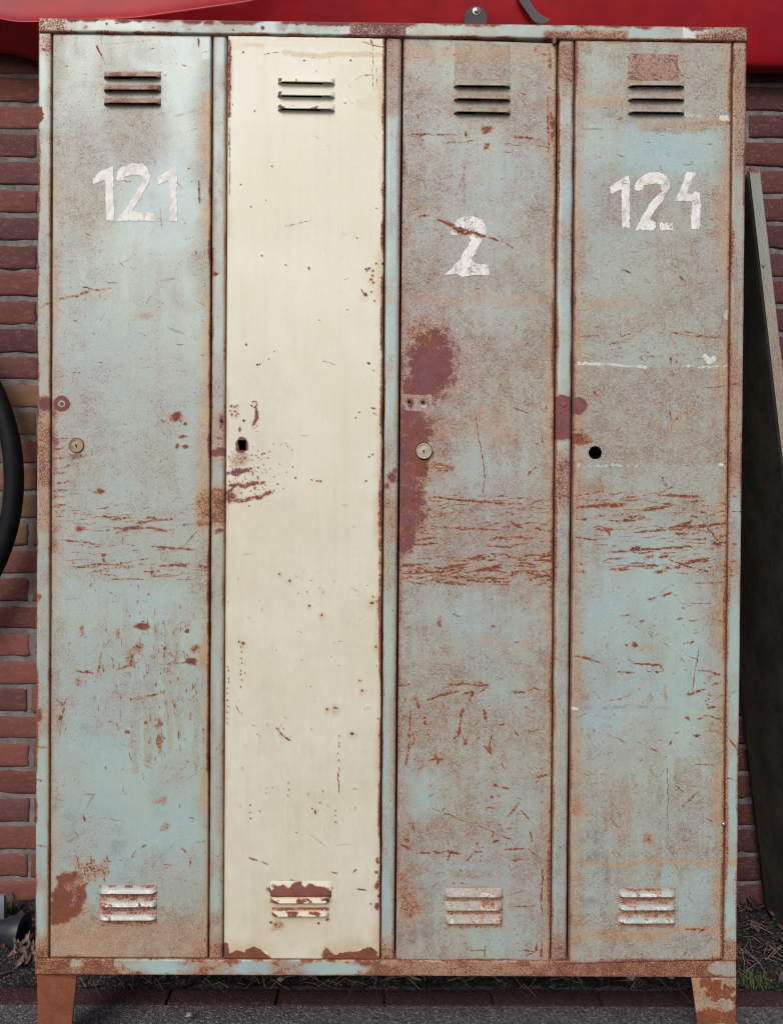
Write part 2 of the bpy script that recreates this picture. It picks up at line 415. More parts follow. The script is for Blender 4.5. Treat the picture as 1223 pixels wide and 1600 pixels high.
# ------------------------------------------------------------------ sheets: flat steel with real rounded edges, wear on its vertices
def sheet(name, quad, Y, thick, mat, parent, paint, cell=1.6, r=2.0, holes=(), lift=None, cols=None):
    """quad: TL, TR, BR, BL in photo pixels on the plane y = Y; rounded borders of r pixels; sides go back by thick metres"""
    TL, TR, BR, BL = [np.array(q, float) for q in quad]
    w = .5 * (np.linalg.norm(TR - TL) + np.linalg.norm(BR - BL)); h = .5 * (np.linalg.norm(BL - TL) + np.linalg.norm(BR - TR))
    def ax(L):
        n = max(2, int((L - 2 * r) / cell))
        return np.concatenate([[0, .12 * r, .45 * r], np.linspace(r, L - r, n), [L - .45 * r, L - .12 * r, L]])
    du, dv = ax(w), ax(h)
    U, V = np.meshgrid(du / w, dv / h)
    nu, nv = len(du), len(dv)
    PX = (TL[0]*(1-U) + TR[0]*U)*(1-V) + (BL[0]*(1-U) + BR[0]*U)*V
    PY = (TL[1]*(1-U) + TR[1]*U)*(1-V) + (BL[1]*(1-U) + BR[1]*U)*V
    for hx, hy, hr in [q for q in holes if len(q) == 3]:                 # snap the grid to round holes
        d = np.hypot(PX - hx, PY - hy); k = np.abs(d - hr) < cell * .62
        PX[k] = hx + (PX[k] - hx) / d[k] * hr; PY[k] = hy + (PY[k] - hy) / d[k] * hr
    P = at(PX, PY, Y)
    dist = np.minimum(np.minimum(U, 1 - U) * w, np.minimum(V, 1 - V) * h)
    mm = .00109
    q = np.clip(dist, 0, r)
    P[..., 1] += (r - np.sqrt(np.maximum(r*r - (r - q)**2, 0))) * mm
    if lift is not None: P[..., 1] -= lift(PX, PY)
    pt = Paint(PX.ravel(), PY.ravel()); paint(pt)
    idx = np.arange(nu * nv).reshape(nv, nu)
    F_ = np.stack([idx[:-1, :-1], idx[1:, :-1], idx[1:, 1:], idx[:-1, 1:]], -1).reshape(-1, 4)
    fx = PX.ravel()[F_].mean(1); fy = PY.ravel()[F_].mean(1)
    keep = np.ones(len(F_), bool)
    for hq in holes:
        if len(hq) == 3: keep &= np.hypot(fx - hq[0], fy - hq[1]) > hq[2]
        else: keep &= ~((fx > hq[0]) & (fx < hq[2]) & (fy > hq[1]) & (fy < hq[3]))
    F_ = F_[keep]
    loop = np.concatenate([idx[0, :], idx[1:, -1], idx[-1, -2::-1], idx[-2:0:-1, 0]])
    C0 = P.reshape(-1, 3); back = C0[loop].copy(); back[:, 1] = Y + thick
    nb = len(C0); k = np.arange(len(loop)); k2 = (k + 1) % len(loop)
    S = np.stack([loop[k], loop[k2], nb + k2, nb + k], -1)
    co_ = np.concatenate([C0, back]); F_ = np.concatenate([F_, S])
    at_ = {a: np.concatenate([pt.a[a], pt.a[a][loop]]) for a in ATT}
    me = np_mesh(name, co_, F_, at_)
    return link(name, me, mat, parent)

# ------------------------------------------------------------------ the locker
LOCK = empty('locker', (0, 0.25, 0))
tag(LOCK, 'tall rusty blue-green steel locker with four narrow doors, one of them cream', 'locker')

def common_wear(p, seed, tan0=.3, tan1=.5, s=70):
    x, y = p.x, p.y
    n = fbm(x, y, s, seed, 5); n = np.clip((n - .5) * 2.2 + .5, 0, 1)
    p.a['tan'] = np.clip(tan0 + (n - .5) * tan1, 0, 1)
    st = fbm(x, y, 9, seed + 3, 4, sy=150); p.a['tan'] = np.clip(p.a['tan'] + (st - .5) * .5, 0, 1)
    n2 = fbm(x, y, 130, seed + 5, 3); p.a['pur'] = np.clip(.35 + (n2 - .5) * 1.2, 0, 1); p.a['warm'] = np.clip(.4 + (n2 - .5) * .8, 0, 1)

def paint_door_one(p):
    common_wear(p, 1, .30, .6)
    T = lambda *a, **k: p.blob('tan', *a, **k)
    T(290, 170, 75, 170, .35, .6, 30, mode='sub'); T(125, 290, 60, 130, .75, .6, 40); T(205, 205, 56, 70, .8, .5, 20); T(120, 700, 70, 140, .7, .6, 40); T(190, 620, 110, 200, .42, .7, 40)
    p.rect('tan', 78, 790, 330, 900, .50, 40, 30); T(200, 1230, 130, 120, .30, .7, 40, mode='sub'); T(230, 460, 100, 90, .2, .7, 40, mode='sub')
    p.rect('tan', 78, 1425, 326, 1500, .95, 60, 30); T(240, 1400, 120, 50, .5, .6, 30); T(110, 1340, 60, 90, .45, .7, 30)
    [p.rect('rust', 158, y_, 244, y_ + 7, .50, 5, 6, pur=.25) for y_ in (1397, 1418, 1438)]; p.blob('warm', 200, 1480, 160, 60, .9, .6, 20); p.blob('tan', 205, 140, 52, 32, .75, .3, 8)
    p.a['och'] = np.maximum(p.a['och'], .75 * sstep(1400, 1480, p.y) * fbm(p.x, p.y, 30, 9))
    # edges
    p.edge('rust', 330, 190, 325, 1500, 5, .72, 2, .7, sl=45, pur=.05); p.edge('och', 330, 180, 325, 1500, 17, .85, 3, .7, sl=60)
    p.edge('tan', 330, 180, 325, 1500, 40, .8, 3, .6, sl=90); p.rect('och', 312, 640, 330, 830, .5, 14, 8); p.blob('rust', 322, 790, 16, 30, .5, .6, 10, pur=0.); p.blob('rust', 318, 818, 16, 6, .55, .6, 8, pur=0.)
    p.edge('rust', 82, 60, 79, 1490, 4, .5, 4, .8, sl=60); p.edge('rust', 81, 640, 80, 830, 16, .62, 5, .7, sl=40, pur=.8)
    p.edge('tan', 82, 60, 79, 1500, 30, .85, 6, .6); p.edge('och', 82, 300, 79, 1500, 14, .5, 306, .6); p.edge('rust', 83, 51, 330, 53, 7, .62, 7, .7, sl=40); p.edge('rust', 79, 1497, 324, 1499, 8, .72, 8, .6, sl=30)
    p.rect('rust', 306, 1480, 330, 1512, .42, 24, 12, pur=.2)
    # large red patch
    p.blob('rust', 110, 1401, 26, 37, 1.0, .30, 20, pur=.3); [p.stroke('rust', [(x_, 1345 + 8 * math.sin(x_)), (x_ + 1, 1372 + 8 * math.cos(x_ * 2))], 5, .6, 3, 8, pur=.05) for x_ in range(118, 170, 5)]; p.blob('rust', 140, 1362, 26, 18, .33, .6, 14, pur=0.); p.blob('rust', 95, 1425, 22, 22, .8, .3, 12, pur=.1)
    for x, y, r in ((108, 1385, 8), (118, 1398, 9), (112, 1412, 8), (122, 1380, 7)): p.blob('rust', x, y, r, r, .42, .8, 10, mode='sub')
    # small chips
    for q in ((275, 652, 10, 8), (290, 664, 4, 3), (287, 681, 8, 3), (277, 696, 4, 4), (290, 698, 5, 3), (158, 769, 8, 4), (124, 826, 8, 6), (161, 868, 4, 3), (164, 875, 3, 3)):
        p.blob('rust', *q, .85, .4, 6, pur=.15)
    p.stroke('rust', [(92, 469), (118, 462), (135, 456), (175, 450)], 5, .62, 2, 5, pur=.05); p.stroke('rust', [(150, 68), (164, 98)], 4, .75, 1.5, 3, pur=.4)
    p.stroke('rust', [(158, 69), (205, 66), (262, 61)], 2, .5); p.stroke('rust', [(311, 283), (312, 318)], 4, .8, 1.2, 1, pur=.9); p.stroke('rust', [(311, 54), (311, 74)], 4, .7, 1.2, 2, pur=.6)
    p.stroke('rust', [(250, 324), (252, 345), (254, 360)], 2.5, .5)
    for q in ([(250, 438), (278, 435)], [(299, 419), (318, 422)], [(271, 183), (290, 178), (303, 174)], [(262, 512), (287, 521)], [(120, 567), (135, 570)]): p.stroke('gry', q, 2.5, .9, 1.5, 2)
    p.blob('och', 225, 495, 14, 5, .3, .8, 6)
    p.blob('tan', 225, 493, 16, 6, .8, .7, 6)
    # scrape band
    p.dashes(85, 315, 790, 830, 16, 11, 15, 60, (1.5, 4), (.5, .75)); p.dashes(90, 315, 850, 905, 20, 12, 10, 60, (1.5, 4), (.5, .75))
    for q, w in (([(172, 812), (205, 808)], 5), ([(180, 833), (215, 822), (230, 814), (270, 811)], 4), ([(178, 826), (235, 824), (260, 830)], 6), ([(238, 853), (262, 856), (305, 859)], 5), ([(130, 884), (153, 881), (195, 884)], 4), ([(250, 884), (296, 882)], 6), ([(310, 884), (324, 887)], 6), ([(95, 844), (130, 847), (158, 851)], 2.5), ([(290, 850), (310, 828)], 2)):
        p.stroke('rust', q, w, .78, 1.5, 3, pur=.4)
    # drip streaks of the lower half
    r = np.random.RandomState(5)
    for k in range(230):
        x = np.clip(r.normal(235, 50), 92, 318); y = r.normal(1040, 75); L = abs(r.normal(0, 7)) + 2
        p.stroke('rust', [(x, y), (x + r.normal(0, 1.5), y + L)], r.uniform(1, 3.2), r.uniform(.5, .75), 1.2, 2, pur=.35)
    for k in range(16):
        x = r.uniform(180, 312); y = r.uniform(930, 1080); p.stroke('tan', [(x, y), (x + 1, y + r.uniform(40, 160))], r.uniform(6, 12), .55, 6, 6)
    for q in ((222, 978, 14, 6, .7), (215, 1012, 10, 10, .55), (205, 1030, 6, 14, .5), (300, 1034, 8, 5, .9), (291, 986, 4, 3, .95), (304, 1014, 8, 6, .7), (129, 985, 4, 9, .6), (183, 990, 4, 8, .5), (250, 1130, 5, 10, .6), (250, 1160, 6, 18, .55), (124, 1065, 6, 8, .6), (93, 1120, 3, 6, .8), (98, 1100, 3, 5, .7), (200, 1145, 4, 4, .7), (227, 1128, 3, 4, .8)):
        p.blob('rust', *q, .5, 7, pur=.25)
    for q, w in (([(183, 1047), (205, 1040), (218, 1033)], 4), ([(205, 1093), (232, 1088), (258, 1082)], 4), ([(120, 1048), (146, 1051)], 4), ([(158, 1020), (152, 1060)], 4), ([(248, 1038), (310, 1034)], 2.5), ([(105, 1090), (95, 1130), (92, 1160)], 2.5)):
        p.stroke('rust', q, w, .68, 1.8, 5, pur=.15)
    for q in ([(90, 1322), (120, 1308), (150, 1286)], [(237, 1354), (258, 1332), (280, 1310)], [(140, 1335), (156, 1320)], [(120, 1241), (147, 1242), (133, 1268)]): p.stroke('gry', q, 1.3, 1, 1.2, 3)
    for q in ((110, 1290, 12, 24, .55), (185, 1318, 14, 22, .5), (196, 1335, 5, 20, .6), (250, 1250, 14, 24, .3), (132, 1140, 5, 12, .7), (160, 690, 40, 26, .12)): p.blob('gry', *q, .6, 12)
    for q in ([(205, 1342), (212, 1330)], [(220, 1325), (229, 1320)], [(283, 1322), (293, 1335)], [(297, 1340), (298, 1354)], [(256, 1351), (272, 1352)], [(305, 1317), (322, 1315)], [(130, 1270), (133, 1284)]): p.stroke('rust', q, 3, .62, 1.5, 3)
    p.blob('rust', 252, 1250, 10, 6, .5, .6, 10); p.blob('rust', 258, 1292, 8, 10, .42, .6, 8); p.dots('rust', colours_px(90, 320, 70, 1360, 70, 31).tolist(), .62)
    p.hairs(260, 71, 84, 322, 60, 1480)
    # old handle rosette
    p.blob('rust', 97, 631, 13, 13, 1, .1, 3, pur=.75); p.blob('rust', 97, 631, 5.5, 5.5, 1, .4, 2, mode='sub'); p.hole_mark(97, 631, 3.2)
    p.blob('rust', 120, 712, 13, 6, .5, .6, 8, pur=.5)
    for k in range(9): y = 690 + k * 13 + r.uniform(-4, 4); p.stroke('rust', [(80, y), (88 + r.uniform(0, 10), y + r.normal(0, 2)), (96 + r.uniform(0, 16), y - 3)], 4, .66, 2, 5, pur=.6)

def paint_door_two(p):
    common_wear(p, 2, .03, .05, 160)
    p.a['tan'] *= .5
    p.a['tan'] = np.clip(p.a['tan'] + (.30 * sstep(350, 1450, p.y)) * (.5 + fbm(p.x, p.y, 140, 78, 4)) + .06 * (fbm(p.x, p.y, 90, 77, 4) - .5), 0, 1)  # door yellowed and darkened downwards, light falloff put into the colour
    p.a['warm'][:] = .05
    O = lambda pts, w, a: p.stroke('och', pts, w, a, 3, 3, taper=False)
    O([(383, 70), (411, 72)], 4, .55); O([(445, 82), (497, 88), (532, 84), (601, 86)], 6, .62); O([(358, 72), (383, 71)], 10, .3); O([(356, 62), (420, 66), (601, 70)], 14, .15); O([(570, 160), (600, 158)], 20, .18)
    p.edge('och', 601, 59, 593, 1502, 13, .62, 21, .6, sl=70); p.edge('rust', 600, 59, 593, 1502, 4.5, .75, 22, .75, sl=40, pur=.05); p.edge('rust', 597, 545, 594, 960, 6, .72, 23, .5, sl=30, pur=0.)
    p.stroke('rust', [(358.5, 64), (359, 120), (358.5, 182)], 7, .95, 1.5, 3, pur=.1, taper=False); p.stroke('rust', [(359, 180), (358.5, 305)], 2.4, .7, 1.2, 2, pur=.1); p.edge('och', 356, 54, 354, 350, 10, .4, 24, .6)
    p.edge('och', 353, 620, 350, 1500, 7, .42, 25, .7); p.edge('rust', 356, 54, 601, 59, 4, .55, 26, .8, sl=25)
    for q, w, a in (([(580, 62), (582, 72)], 6, .8), ([(582, 72), (582.5, 142)], 2, .55), ([(588, 90), (589, 140)], 1.8, .45), ([(567, 65), (579, 70), (600, 73)], 2.4, .7), ([(553, 125), (565, 119), (582, 116)], 2.2, .6), ([(413, 86), (425, 83), (438, 82)], 2.6, .7)):
        p.stroke('rust', q, w, a, 1.2, 3, pur=.3)
    p.dots('rust', [(380, 82, 2.2), (476, 95, 2), (548, 94, 2), (539, 161, 1.6), (425, 260, 1.8), (376, 288, 1.6), (392, 323, 1.6), (416, 312, 1.3), (409, 399, 2), (398, 174, 1.6), (490, 90, 1.3), (588, 325, 1.5), (558, 372, 1.6)], 1)
    p.dots('rust', [(572, 420, 2), (577, 419, 2.2), (583, 423, 2.6), (588, 412, 2), (582, 431, 2.4), (579, 437, 3), (583, 442, 2.4), (580, 456, 2), (570, 460, 3.4), (585, 470, 2), (596, 435, 2), (598, 412, 2.5)], 1, halo=.3)
    p.stroke('rust', [(564, 452), (567, 458)], 2.2, .9); p.stroke('rust', [(576, 419), (573, 426)], 2, .8)
    p.dots('rust', [(576, 568, 3, .7), (583, 579, 1.5), (385, 539, 2), (402, 570, 2), (406, 569, 1.6), (429, 549, 1.6), (420, 561, 1.4), (543, 484, 1.5), (446, 414, 1.8), (483, 419, 1.8, 2), (561, 644, 1.5), (556, 653, 1.6), (382, 658, 3), (375, 671, 2.4, 2)], 1)
    p.stroke('rust', [(579, 637), (587, 639)], 2.4, .8); p.stroke('rust', [(583, 646), (590, 648)], 2.6, .8)
    p.blob('tan', 400, 690, 60, 110, .26, .8, 40); p.blob('tan', 420, 800, 80, 60, .22, .8, 40); p.blob('tan', 470, 1440, 130, 60, .30, .8, 40); p.blob('och', 470, 1440, 60, 30, .16, .8, 20); p.hairs(46, 72, 362, 588, 80, 1370, .5, .3)
    # screw plate trace, figure nine chip
    p.rect('och', 359, 632, 373, 650, .38, 3, 3)
    p.dots('rust', [(361, 634, 2.6), (367, 636, 2.4), (371, 634, 2.4), (360, 642, 2.3), (368, 643, 2.4), (372, 647, 2.3), (362, 648, 2.4), (369, 650, 2)], .85, halo=.35)
    p.stroke('rust', [(395, 628), (392, 633), (396, 637), (402, 633), (400, 627), (396, 627)], 2.6, .9, 1.2, 1, pur=.6, taper=False); p.stroke('rust', [(399, 636), (401, 645), (401, 654), (395, 665)], 6, 1, 1.3, 3, pur=.7)
    # key slot and scrapes under it
    p.blob('rust', 378, 696, 10, 13, .95, .2, 4, pur=1.); p.blob('pale', 378, 685, 8, 4, .4, .5, 2)
    p.blob('rust', 376, 716, 18, 12, .42, .6, 10, pur=.6)
    for pts, w, a, pu in (([(356, 738), (372, 739), (392, 734)], 9, .92, .9), ([(356, 760), (385, 759), (402, 755), (412, 752)], 9, .75, .3), ([(356, 781), (382, 781), (405, 776), (424, 768)], 7, .85, .25), ([(356, 772), (364, 774)], 22, .8, .4), ([(360, 727), (384, 724)], 3, .5, .4)):
        p.stroke('rust', pts, w, a, 5, 8, pur=pu)
    p.dots('rust', np.concatenate([colours_px(356, 420, 700, 792, 70, 41), colours_px(380, 460, 690, 770, 30, 42)]).tolist(), .75)
    p.dots('rust', [(495, 752, 3, .6), (500, 752, 2.4), (487, 750, 1.6), (434, 757, 1.6), (462, 747, 2), (577, 714, 3, .6), (582, 710, 2), (572, 752, 2), (448, 738, 1.5)], .9)
    # specks of the lower half
    r = np.random.RandomState(3)
    for k in range(64):
        x = 356 + 240 * r.rand(); y = 890 + 390 * r.rand()**1.3; s_ = r.uniform(.9, 2.2)
        p.dots('rust', [(x, y, s_ * .72)], r.uniform(.6, .95), halo=.35 if r.rand() < .35 else 0)
    p.dots('rust', [(483, 947, 2), (503, 961, 2.4), (453, 907, 2.4), (437, 897, 1.8), (581, 942, 4, .8), (583, 932, 1.8), (587, 1010, 3), (524, 1106, 4, .7), (511, 1108, 2.4), (550, 1146, 3), (374, 1003, 2), (380, 1006, 3), (563, 1063, 2), (566, 1079, 2.4)], 1, halo=.5)
    for x, y0, y1 in ((377, 1010, 1090), (529, 1150, 1200), (451, 1225, 1254), (482, 1242, 1256), (356, 1040, 1140), (525, 1265, 1300)):
        for k in range(int((y1 - y0) / 9)): p.dots('rust', [(x + r.normal(0, .7), y0 + k * 9 + r.uniform(-2, 2), 1.3, 1.6)], .85, halo=.2)
    p.stroke('rust', [(529, 1198), (529, 1240)], 2.2, .8, 1.2, 2); p.stroke('rust', [(432, 1137), (440, 1147), (453, 1157)], 3.2, .9, 1.3, 2, pur=.6); p.stroke('och', [(437, 1146), (442, 1153)], 6, .5)
    p.dots('rust', [(488, 1264, 2), (493, 1269, 2.4, 1.6), (391, 1258, 1.8), (391, 1279, 1.8), (406, 1268, 1.3), (505, 1236, 1.6), (500, 1254, 1.6)], .9)
    for q in ([(390, 1341), (402, 1344)], [(407, 1346), (418, 1350)], [(519, 1363), (528, 1365)], [(551, 1365), (556, 1359)], [(557, 1389), (572, 1391)]): p.stroke('rust', q, 2.8, .85, 1.2, 2)
    # bottom vent and corners
    p.blob('rust', 469, 1391, 51, 14, 1, .12, 12, pur=.75); p.rect('rust', 424, 1396, 516, 1410, .55, 5, 6, pur=.1); p.blob('rust', 435, 1447, 9, 8, .5, .5, 8, pur=.05)
    p.rect('och', 424, 1400, 516, 1440, .35, 8, 6); p.dots('rust', [(423, 1442, 3), (430, 1445, 3), (498, 1443, 3), (512, 1437, 3.5), (514, 1400, 5)], 1)
    p.blob('rust', 385, 1502, 38, 16, 1, .12, 14, pur=.15); p.blob('rust', 397, 1490, 16, 8, 1, .15, 9, pur=.1); p.blob('rust', 352, 1486, 5, 14, 1, .2, 8)
    p.blob('rust', 550, 1502, 46, 15, 1, .12, 16, pur=.15); p.blob('rust', 574, 1491, 16, 10, 1, .15, 9, pur=.1); p.blob('rust', 512, 1494, 8, 10, 1, .15, 8)
    p.blob('och', 390, 1486, 40, 16, .5, .7, 10); p.blob('och', 552, 1486, 48, 16, .5, .7, 10); p.edge('rust', 350, 1499, 593, 1502, 3, .6, 29, .5)
    p.blob('pale', 413, 1490, 5, 5, .9, .3, 4); p.blob('pale', 562, 1485, 4, 2.5, .9, .3, 4)
    p.dots('rust', [(589, 1384, 4, 2), (590, 1416, 5, 1.4), (588, 1363, 3), (590, 1345, 3, 2), (580, 1412, 2), (592, 1400, 3)], 1, halo=.3)

def paint_door_three(p):
    common_wear(p, 3, .90, .5, 60)
    p.a['warm'] = np.clip(.72 + (fbm(p.x, p.y, 110, 33) - .5) * .8, 0, 1)
    T = lambda *a, **k: p.blob('tan', *a, **k)
    for q in ((770, 270, 90, 70, .42), (690, 115, 45, 30, .45), (820, 120, 40, 40, .2), (680, 190, 45, 30, .35), (760, 470, 90, 30, .25), (770, 990, 85, 55, .5), (710, 940, 50, 40, .25), (720, 740, 50, 50, .38), (810, 760, 40, 40, .25), (780, 500, 40, 30, .35), (800, 1090, 60, 40, .3), (670, 1245, 40, 35, .48), (800, 1230, 70, 70, .42), (760, 1420, 80, 90, .40), (700, 1350, 60, 40, .3), (740, 380, 70, 50, .3), (655, 1240, 30, 35, .2)):
        T(*q, .7, 40, mode='sub')
    p.rect('tan', 622, 780, 862, 915, .8, 30, 30); T(660, 470, 60, 60, .9, .6, 30); T(650, 1100, 60, 90, .8, .6, 40)
    p.rect('tan', 709, 68, 795, 125, .9, 2, 1); p.rect('pale', 711, 100, 793, 120, .30, 10, 10); p.rect('warm', 709, 68, 795, 125, .75, 2, 1); p.rect('tan', 709, 126, 795, 180, .85, 4, 3)
    p.stroke('gry', [(709, 68), (709, 125), (795, 125), (795, 68)], 1.6, .6, 1.2, 1, taper=False); p.stroke('gry', [(715, 78), (735, 86)], 2, .7)
    # ochre water marks
    p.rect('och', 632, 76, 870, 92, .42, 8, 8); p.rect('och', 622, 463, 868, 474, .28, 7, 8); p.rect('och', 800, 88, 868, 97, .3, 5, 6)
    # purple-red field on the lock side
    p.blob('tan', 680, 590, 80, 170, .9, .6, 40); p.blob('warm', 680, 590, 90, 190, 1, .6, 40); p.blob('rust', 674, 566, 40, 62, .92, .5, 26, pur=1.); p.blob('rust', 668, 575, 30, 46, 1, .4, 20, pur=1.); p.blob('rust', 664, 520, 36, 26, .5, .5, 18, pur=.45); p.blob('rust', 655, 610, 26, 28, .9, .3, 14, pur=1.)
    p.rect('rust', 618, 640, 664, 745, .86, 34, 24, pur=.9); p.rect('rust', 618, 735, 652, 822, .85, 40, 22, pur=.75); p.blob('rust', 676, 700, 34, 90, .40, .6, 18, pur=.45)
    p.blob('rust', 690, 730, 22, 8, .62, .5, 8, pur=.2); p.blob('rust', 632, 838, 18, 30, .85, .4, 12, pur=.9)
    q_ = p.box(616, 490, 730, 860); mo = fbm(p.x[q_], p.y[q_], 7, 811, 4); p.a['rust'][q_] = np.clip(p.a['rust'][q_] - .20 * sstep(.56, .70, mo) - .05 * sstep(.5, .62, fbm(p.x[q_], p.y[q_], 26, 812, 3)), 0, 1); p.a['pur'][q_] = np.clip(p.a['pur'][q_] + (fbm(p.x[q_], p.y[q_], 22, 813, 4) - .5) * 1.6, 0, 1)
    p.edge('rust', 629, 400, 623, 900, 20, .5, 31, .5, sl=80, pur=.9); p.edge('rust', 630, 60, 618, 1500, 9, .62, 32, .5, sl=90, pur=.8); p.edge('tan', 630, 60, 618, 1500, 34, .9, 33, .5)
    p.rect('rust', 634, 618, 673, 640, .75, 3, 4, mode='sub'); p.rect('pale', 634, 633, 673, 640, .32, 3, 4); p.rect('tan', 634, 618, 673, 640, .9, 3, 3)
    p.blob('rust', 640, 629, 7, 8, .8, .3, 4, pur=.4); p.blob('rust', 661, 628, 9, 7, .6, .3, 4, pur=.4); p.hole_mark(639, 628, 2.6); p.blob('pale', 662, 632, 6, 7, .55, .5, 2); p.hole_mark(661, 629, 3)
    # right edge
    p.edge('rust', 869, 67, 859, 1503, 9, .66, 34, .45, sl=90, pur=.12); p.edge('tan', 868, 67, 859, 1503, 44, .95, 35, .5); p.edge('och', 868, 67, 859, 1503, 18, .5, 335, .5)
    for q, w in (([(858, 72), (858, 92)], 4), ([(858, 90), (860, 110)], 8), ([(855, 150), (857, 240)], 4), ([(860, 175), (862, 222)], 9), ([(866, 180), (866, 210)], 6), ([(846, 85), (856, 86)], 3), ([(833, 84), (838, 72)], 2), ([(855, 137), (866, 141)], 3)): p.stroke('rust', q, w, .75, 2, 4, pur=.1)
    for q, w in (([(636, 212), (670, 210), (714, 211)], 4), ([(690, 223), (722, 222), (740, 219)], 3.5), ([(800, 214), (825, 215), (845, 218)], 5), ([(790, 225), (812, 227)], 2.5), ([(836, 227), (866, 232)], 2.5), ([(655, 214), (662, 220)], 4), ([(814, 146), (822, 147)], 3), ([(652, 339), (670, 336)], 4)): p.stroke('rust', q, w, .72, 1.6, 4, pur=.15)
    for q in ((760, 203, 8, 6), (760, 228, 6, 6), (727, 209, 3, 5)): p.blob('rust', *q, .8, .5, 8, pur=.05)
    p.blob('och', 810, 120, 6, 8, .4, .6, 5)
    for q, w in (([(685, 343), (700, 350), (712, 358), (735, 366)], 7), ([(700, 345), (722, 358), (748, 367)], 4), ([(714, 362), (730, 367)], 6), ([(742, 363), (757, 371)], 7), ([(764, 370), (779, 377)], 4), ([(792, 382), (802, 387)], 4)): p.stroke('rust', q, w, .95, 1.5, 4, pur=.1)
    p.stroke('rust', [(725, 250), (725.5, 330)], 1.8, .55)
    # grain density of the middle
    p.stroke('rust', [(742, 640), (747, 680), (754, 715), (757, 745), (752, 790)], 2.6, .75, 1.2, 2, pur=.4); p.stroke('rust', [(800, 636), (828, 647)], 2.4, .8); p.stroke('rust', [(846, 680), (849, 700)], 2.6, .8); p.stroke('rust', [(848, 643), (852, 640), (853, 634)], 3, .75); p.stroke('rust', [(823, 743), (838, 728)], 3, .65)
    p.blob('tan', 760, 655, 60, 40, .8, .6, 20); p.blob('och', 780, 672, 30, 26, .25, .7, 16); p.blob('och', 745, 660, 20, 20, .25, .7, 16)
    # scrape band
    p.dashes(620, 855, 775, 850, 34, 51, 15, 70, (1.6, 4.5), (.55, .82)); p.dashes(620, 855, 865, 915, 34, 52, 15, 80, (1.8, 5.5), (.6, .9))
    for q, w in (([(676, 776), (740, 783), (815, 788)], 4.5), ([(640, 845), (690, 840)], 3.5), ([(636, 852), (682, 849)], 5), ([(690, 824), (740, 827), (780, 828)], 4), ([(625, 885), (660, 882)], 7), ([(626, 897), (690, 894), (730, 886)], 4), ([(725, 894), (760, 890), (790, 894)], 5), ([(745, 890), (780, 886)], 6), ([(695, 886), (724, 883)], 6), ([(682, 908), (705, 912), (727, 913)], 7), ([(796, 899), (810, 894)], 8), ([(820, 906), (858, 898)], 4), ([(800, 818), (815, 825)], 8), ([(760, 853), (795, 855), (825, 848)], 4), ([(770, 841), (790, 840)], 4), ([(830, 825), (852, 829)], 4), ([(636, 908), (668, 914)], 2.5), ([(737, 872), (752, 868)], 5), ([(770, 870), (785, 866), (800, 870)], 3)):
        p.stroke('rust', q, w, .86, 1.5, 3, pur=.2)
    # lower scratches
    for q, w in (([(668, 1094), (690, 1085), (715, 1079)], 6), ([(698, 1074), (702, 1070), (730, 1068), (745, 1073)], 3.5), ([(735, 1071), (762, 1071)], 6), ([(723, 1084), (738, 1082), (734, 1093)], 6), ([(750, 1082), (762, 1072)], 3.5), ([(800, 1083), (818, 1081)], 7), ([(825, 1078), (836, 1075), (842, 1078)], 2.8), ([(620, 1070), (640, 1069)], 2.5), ([(635, 1090), (624, 1112)], 2.5),
                ([(641, 1102), (640, 1140), (637, 1175), (632, 1195)], 5), ([(646, 1145), (646, 1160), (640, 1170)], 4), ([(663, 1120), (664, 1134)], 8), ([(722, 1105), (718, 1130), (715, 1150), (709, 1156)], 5), ([(720, 1112), (724, 1108)], 7), ([(731, 1147), (727, 1163), (722, 1150)], 4), ([(755, 1108), (759, 1127)], 6), ([(765, 1145), (766, 1172)], 4), ([(756, 1165), (768, 1178)], 6), ([(778, 1133), (790, 1131)], 5), ([(803, 1140), (810, 1150)], 2.6), ([(824, 1140), (830, 1145), (838, 1139)], 3.5), ([(680, 1175), (684, 1195)], 7), ([(670, 1188), (695, 1186)], 5), ([(655, 1107), (652, 1100)], 7), ([(690, 1100), (694, 1108)], 5), ([(738, 1162), (752, 1150)], 2.2)):
        p.stroke('rust', q, w, .82, 1.8, 6, pur=.12)
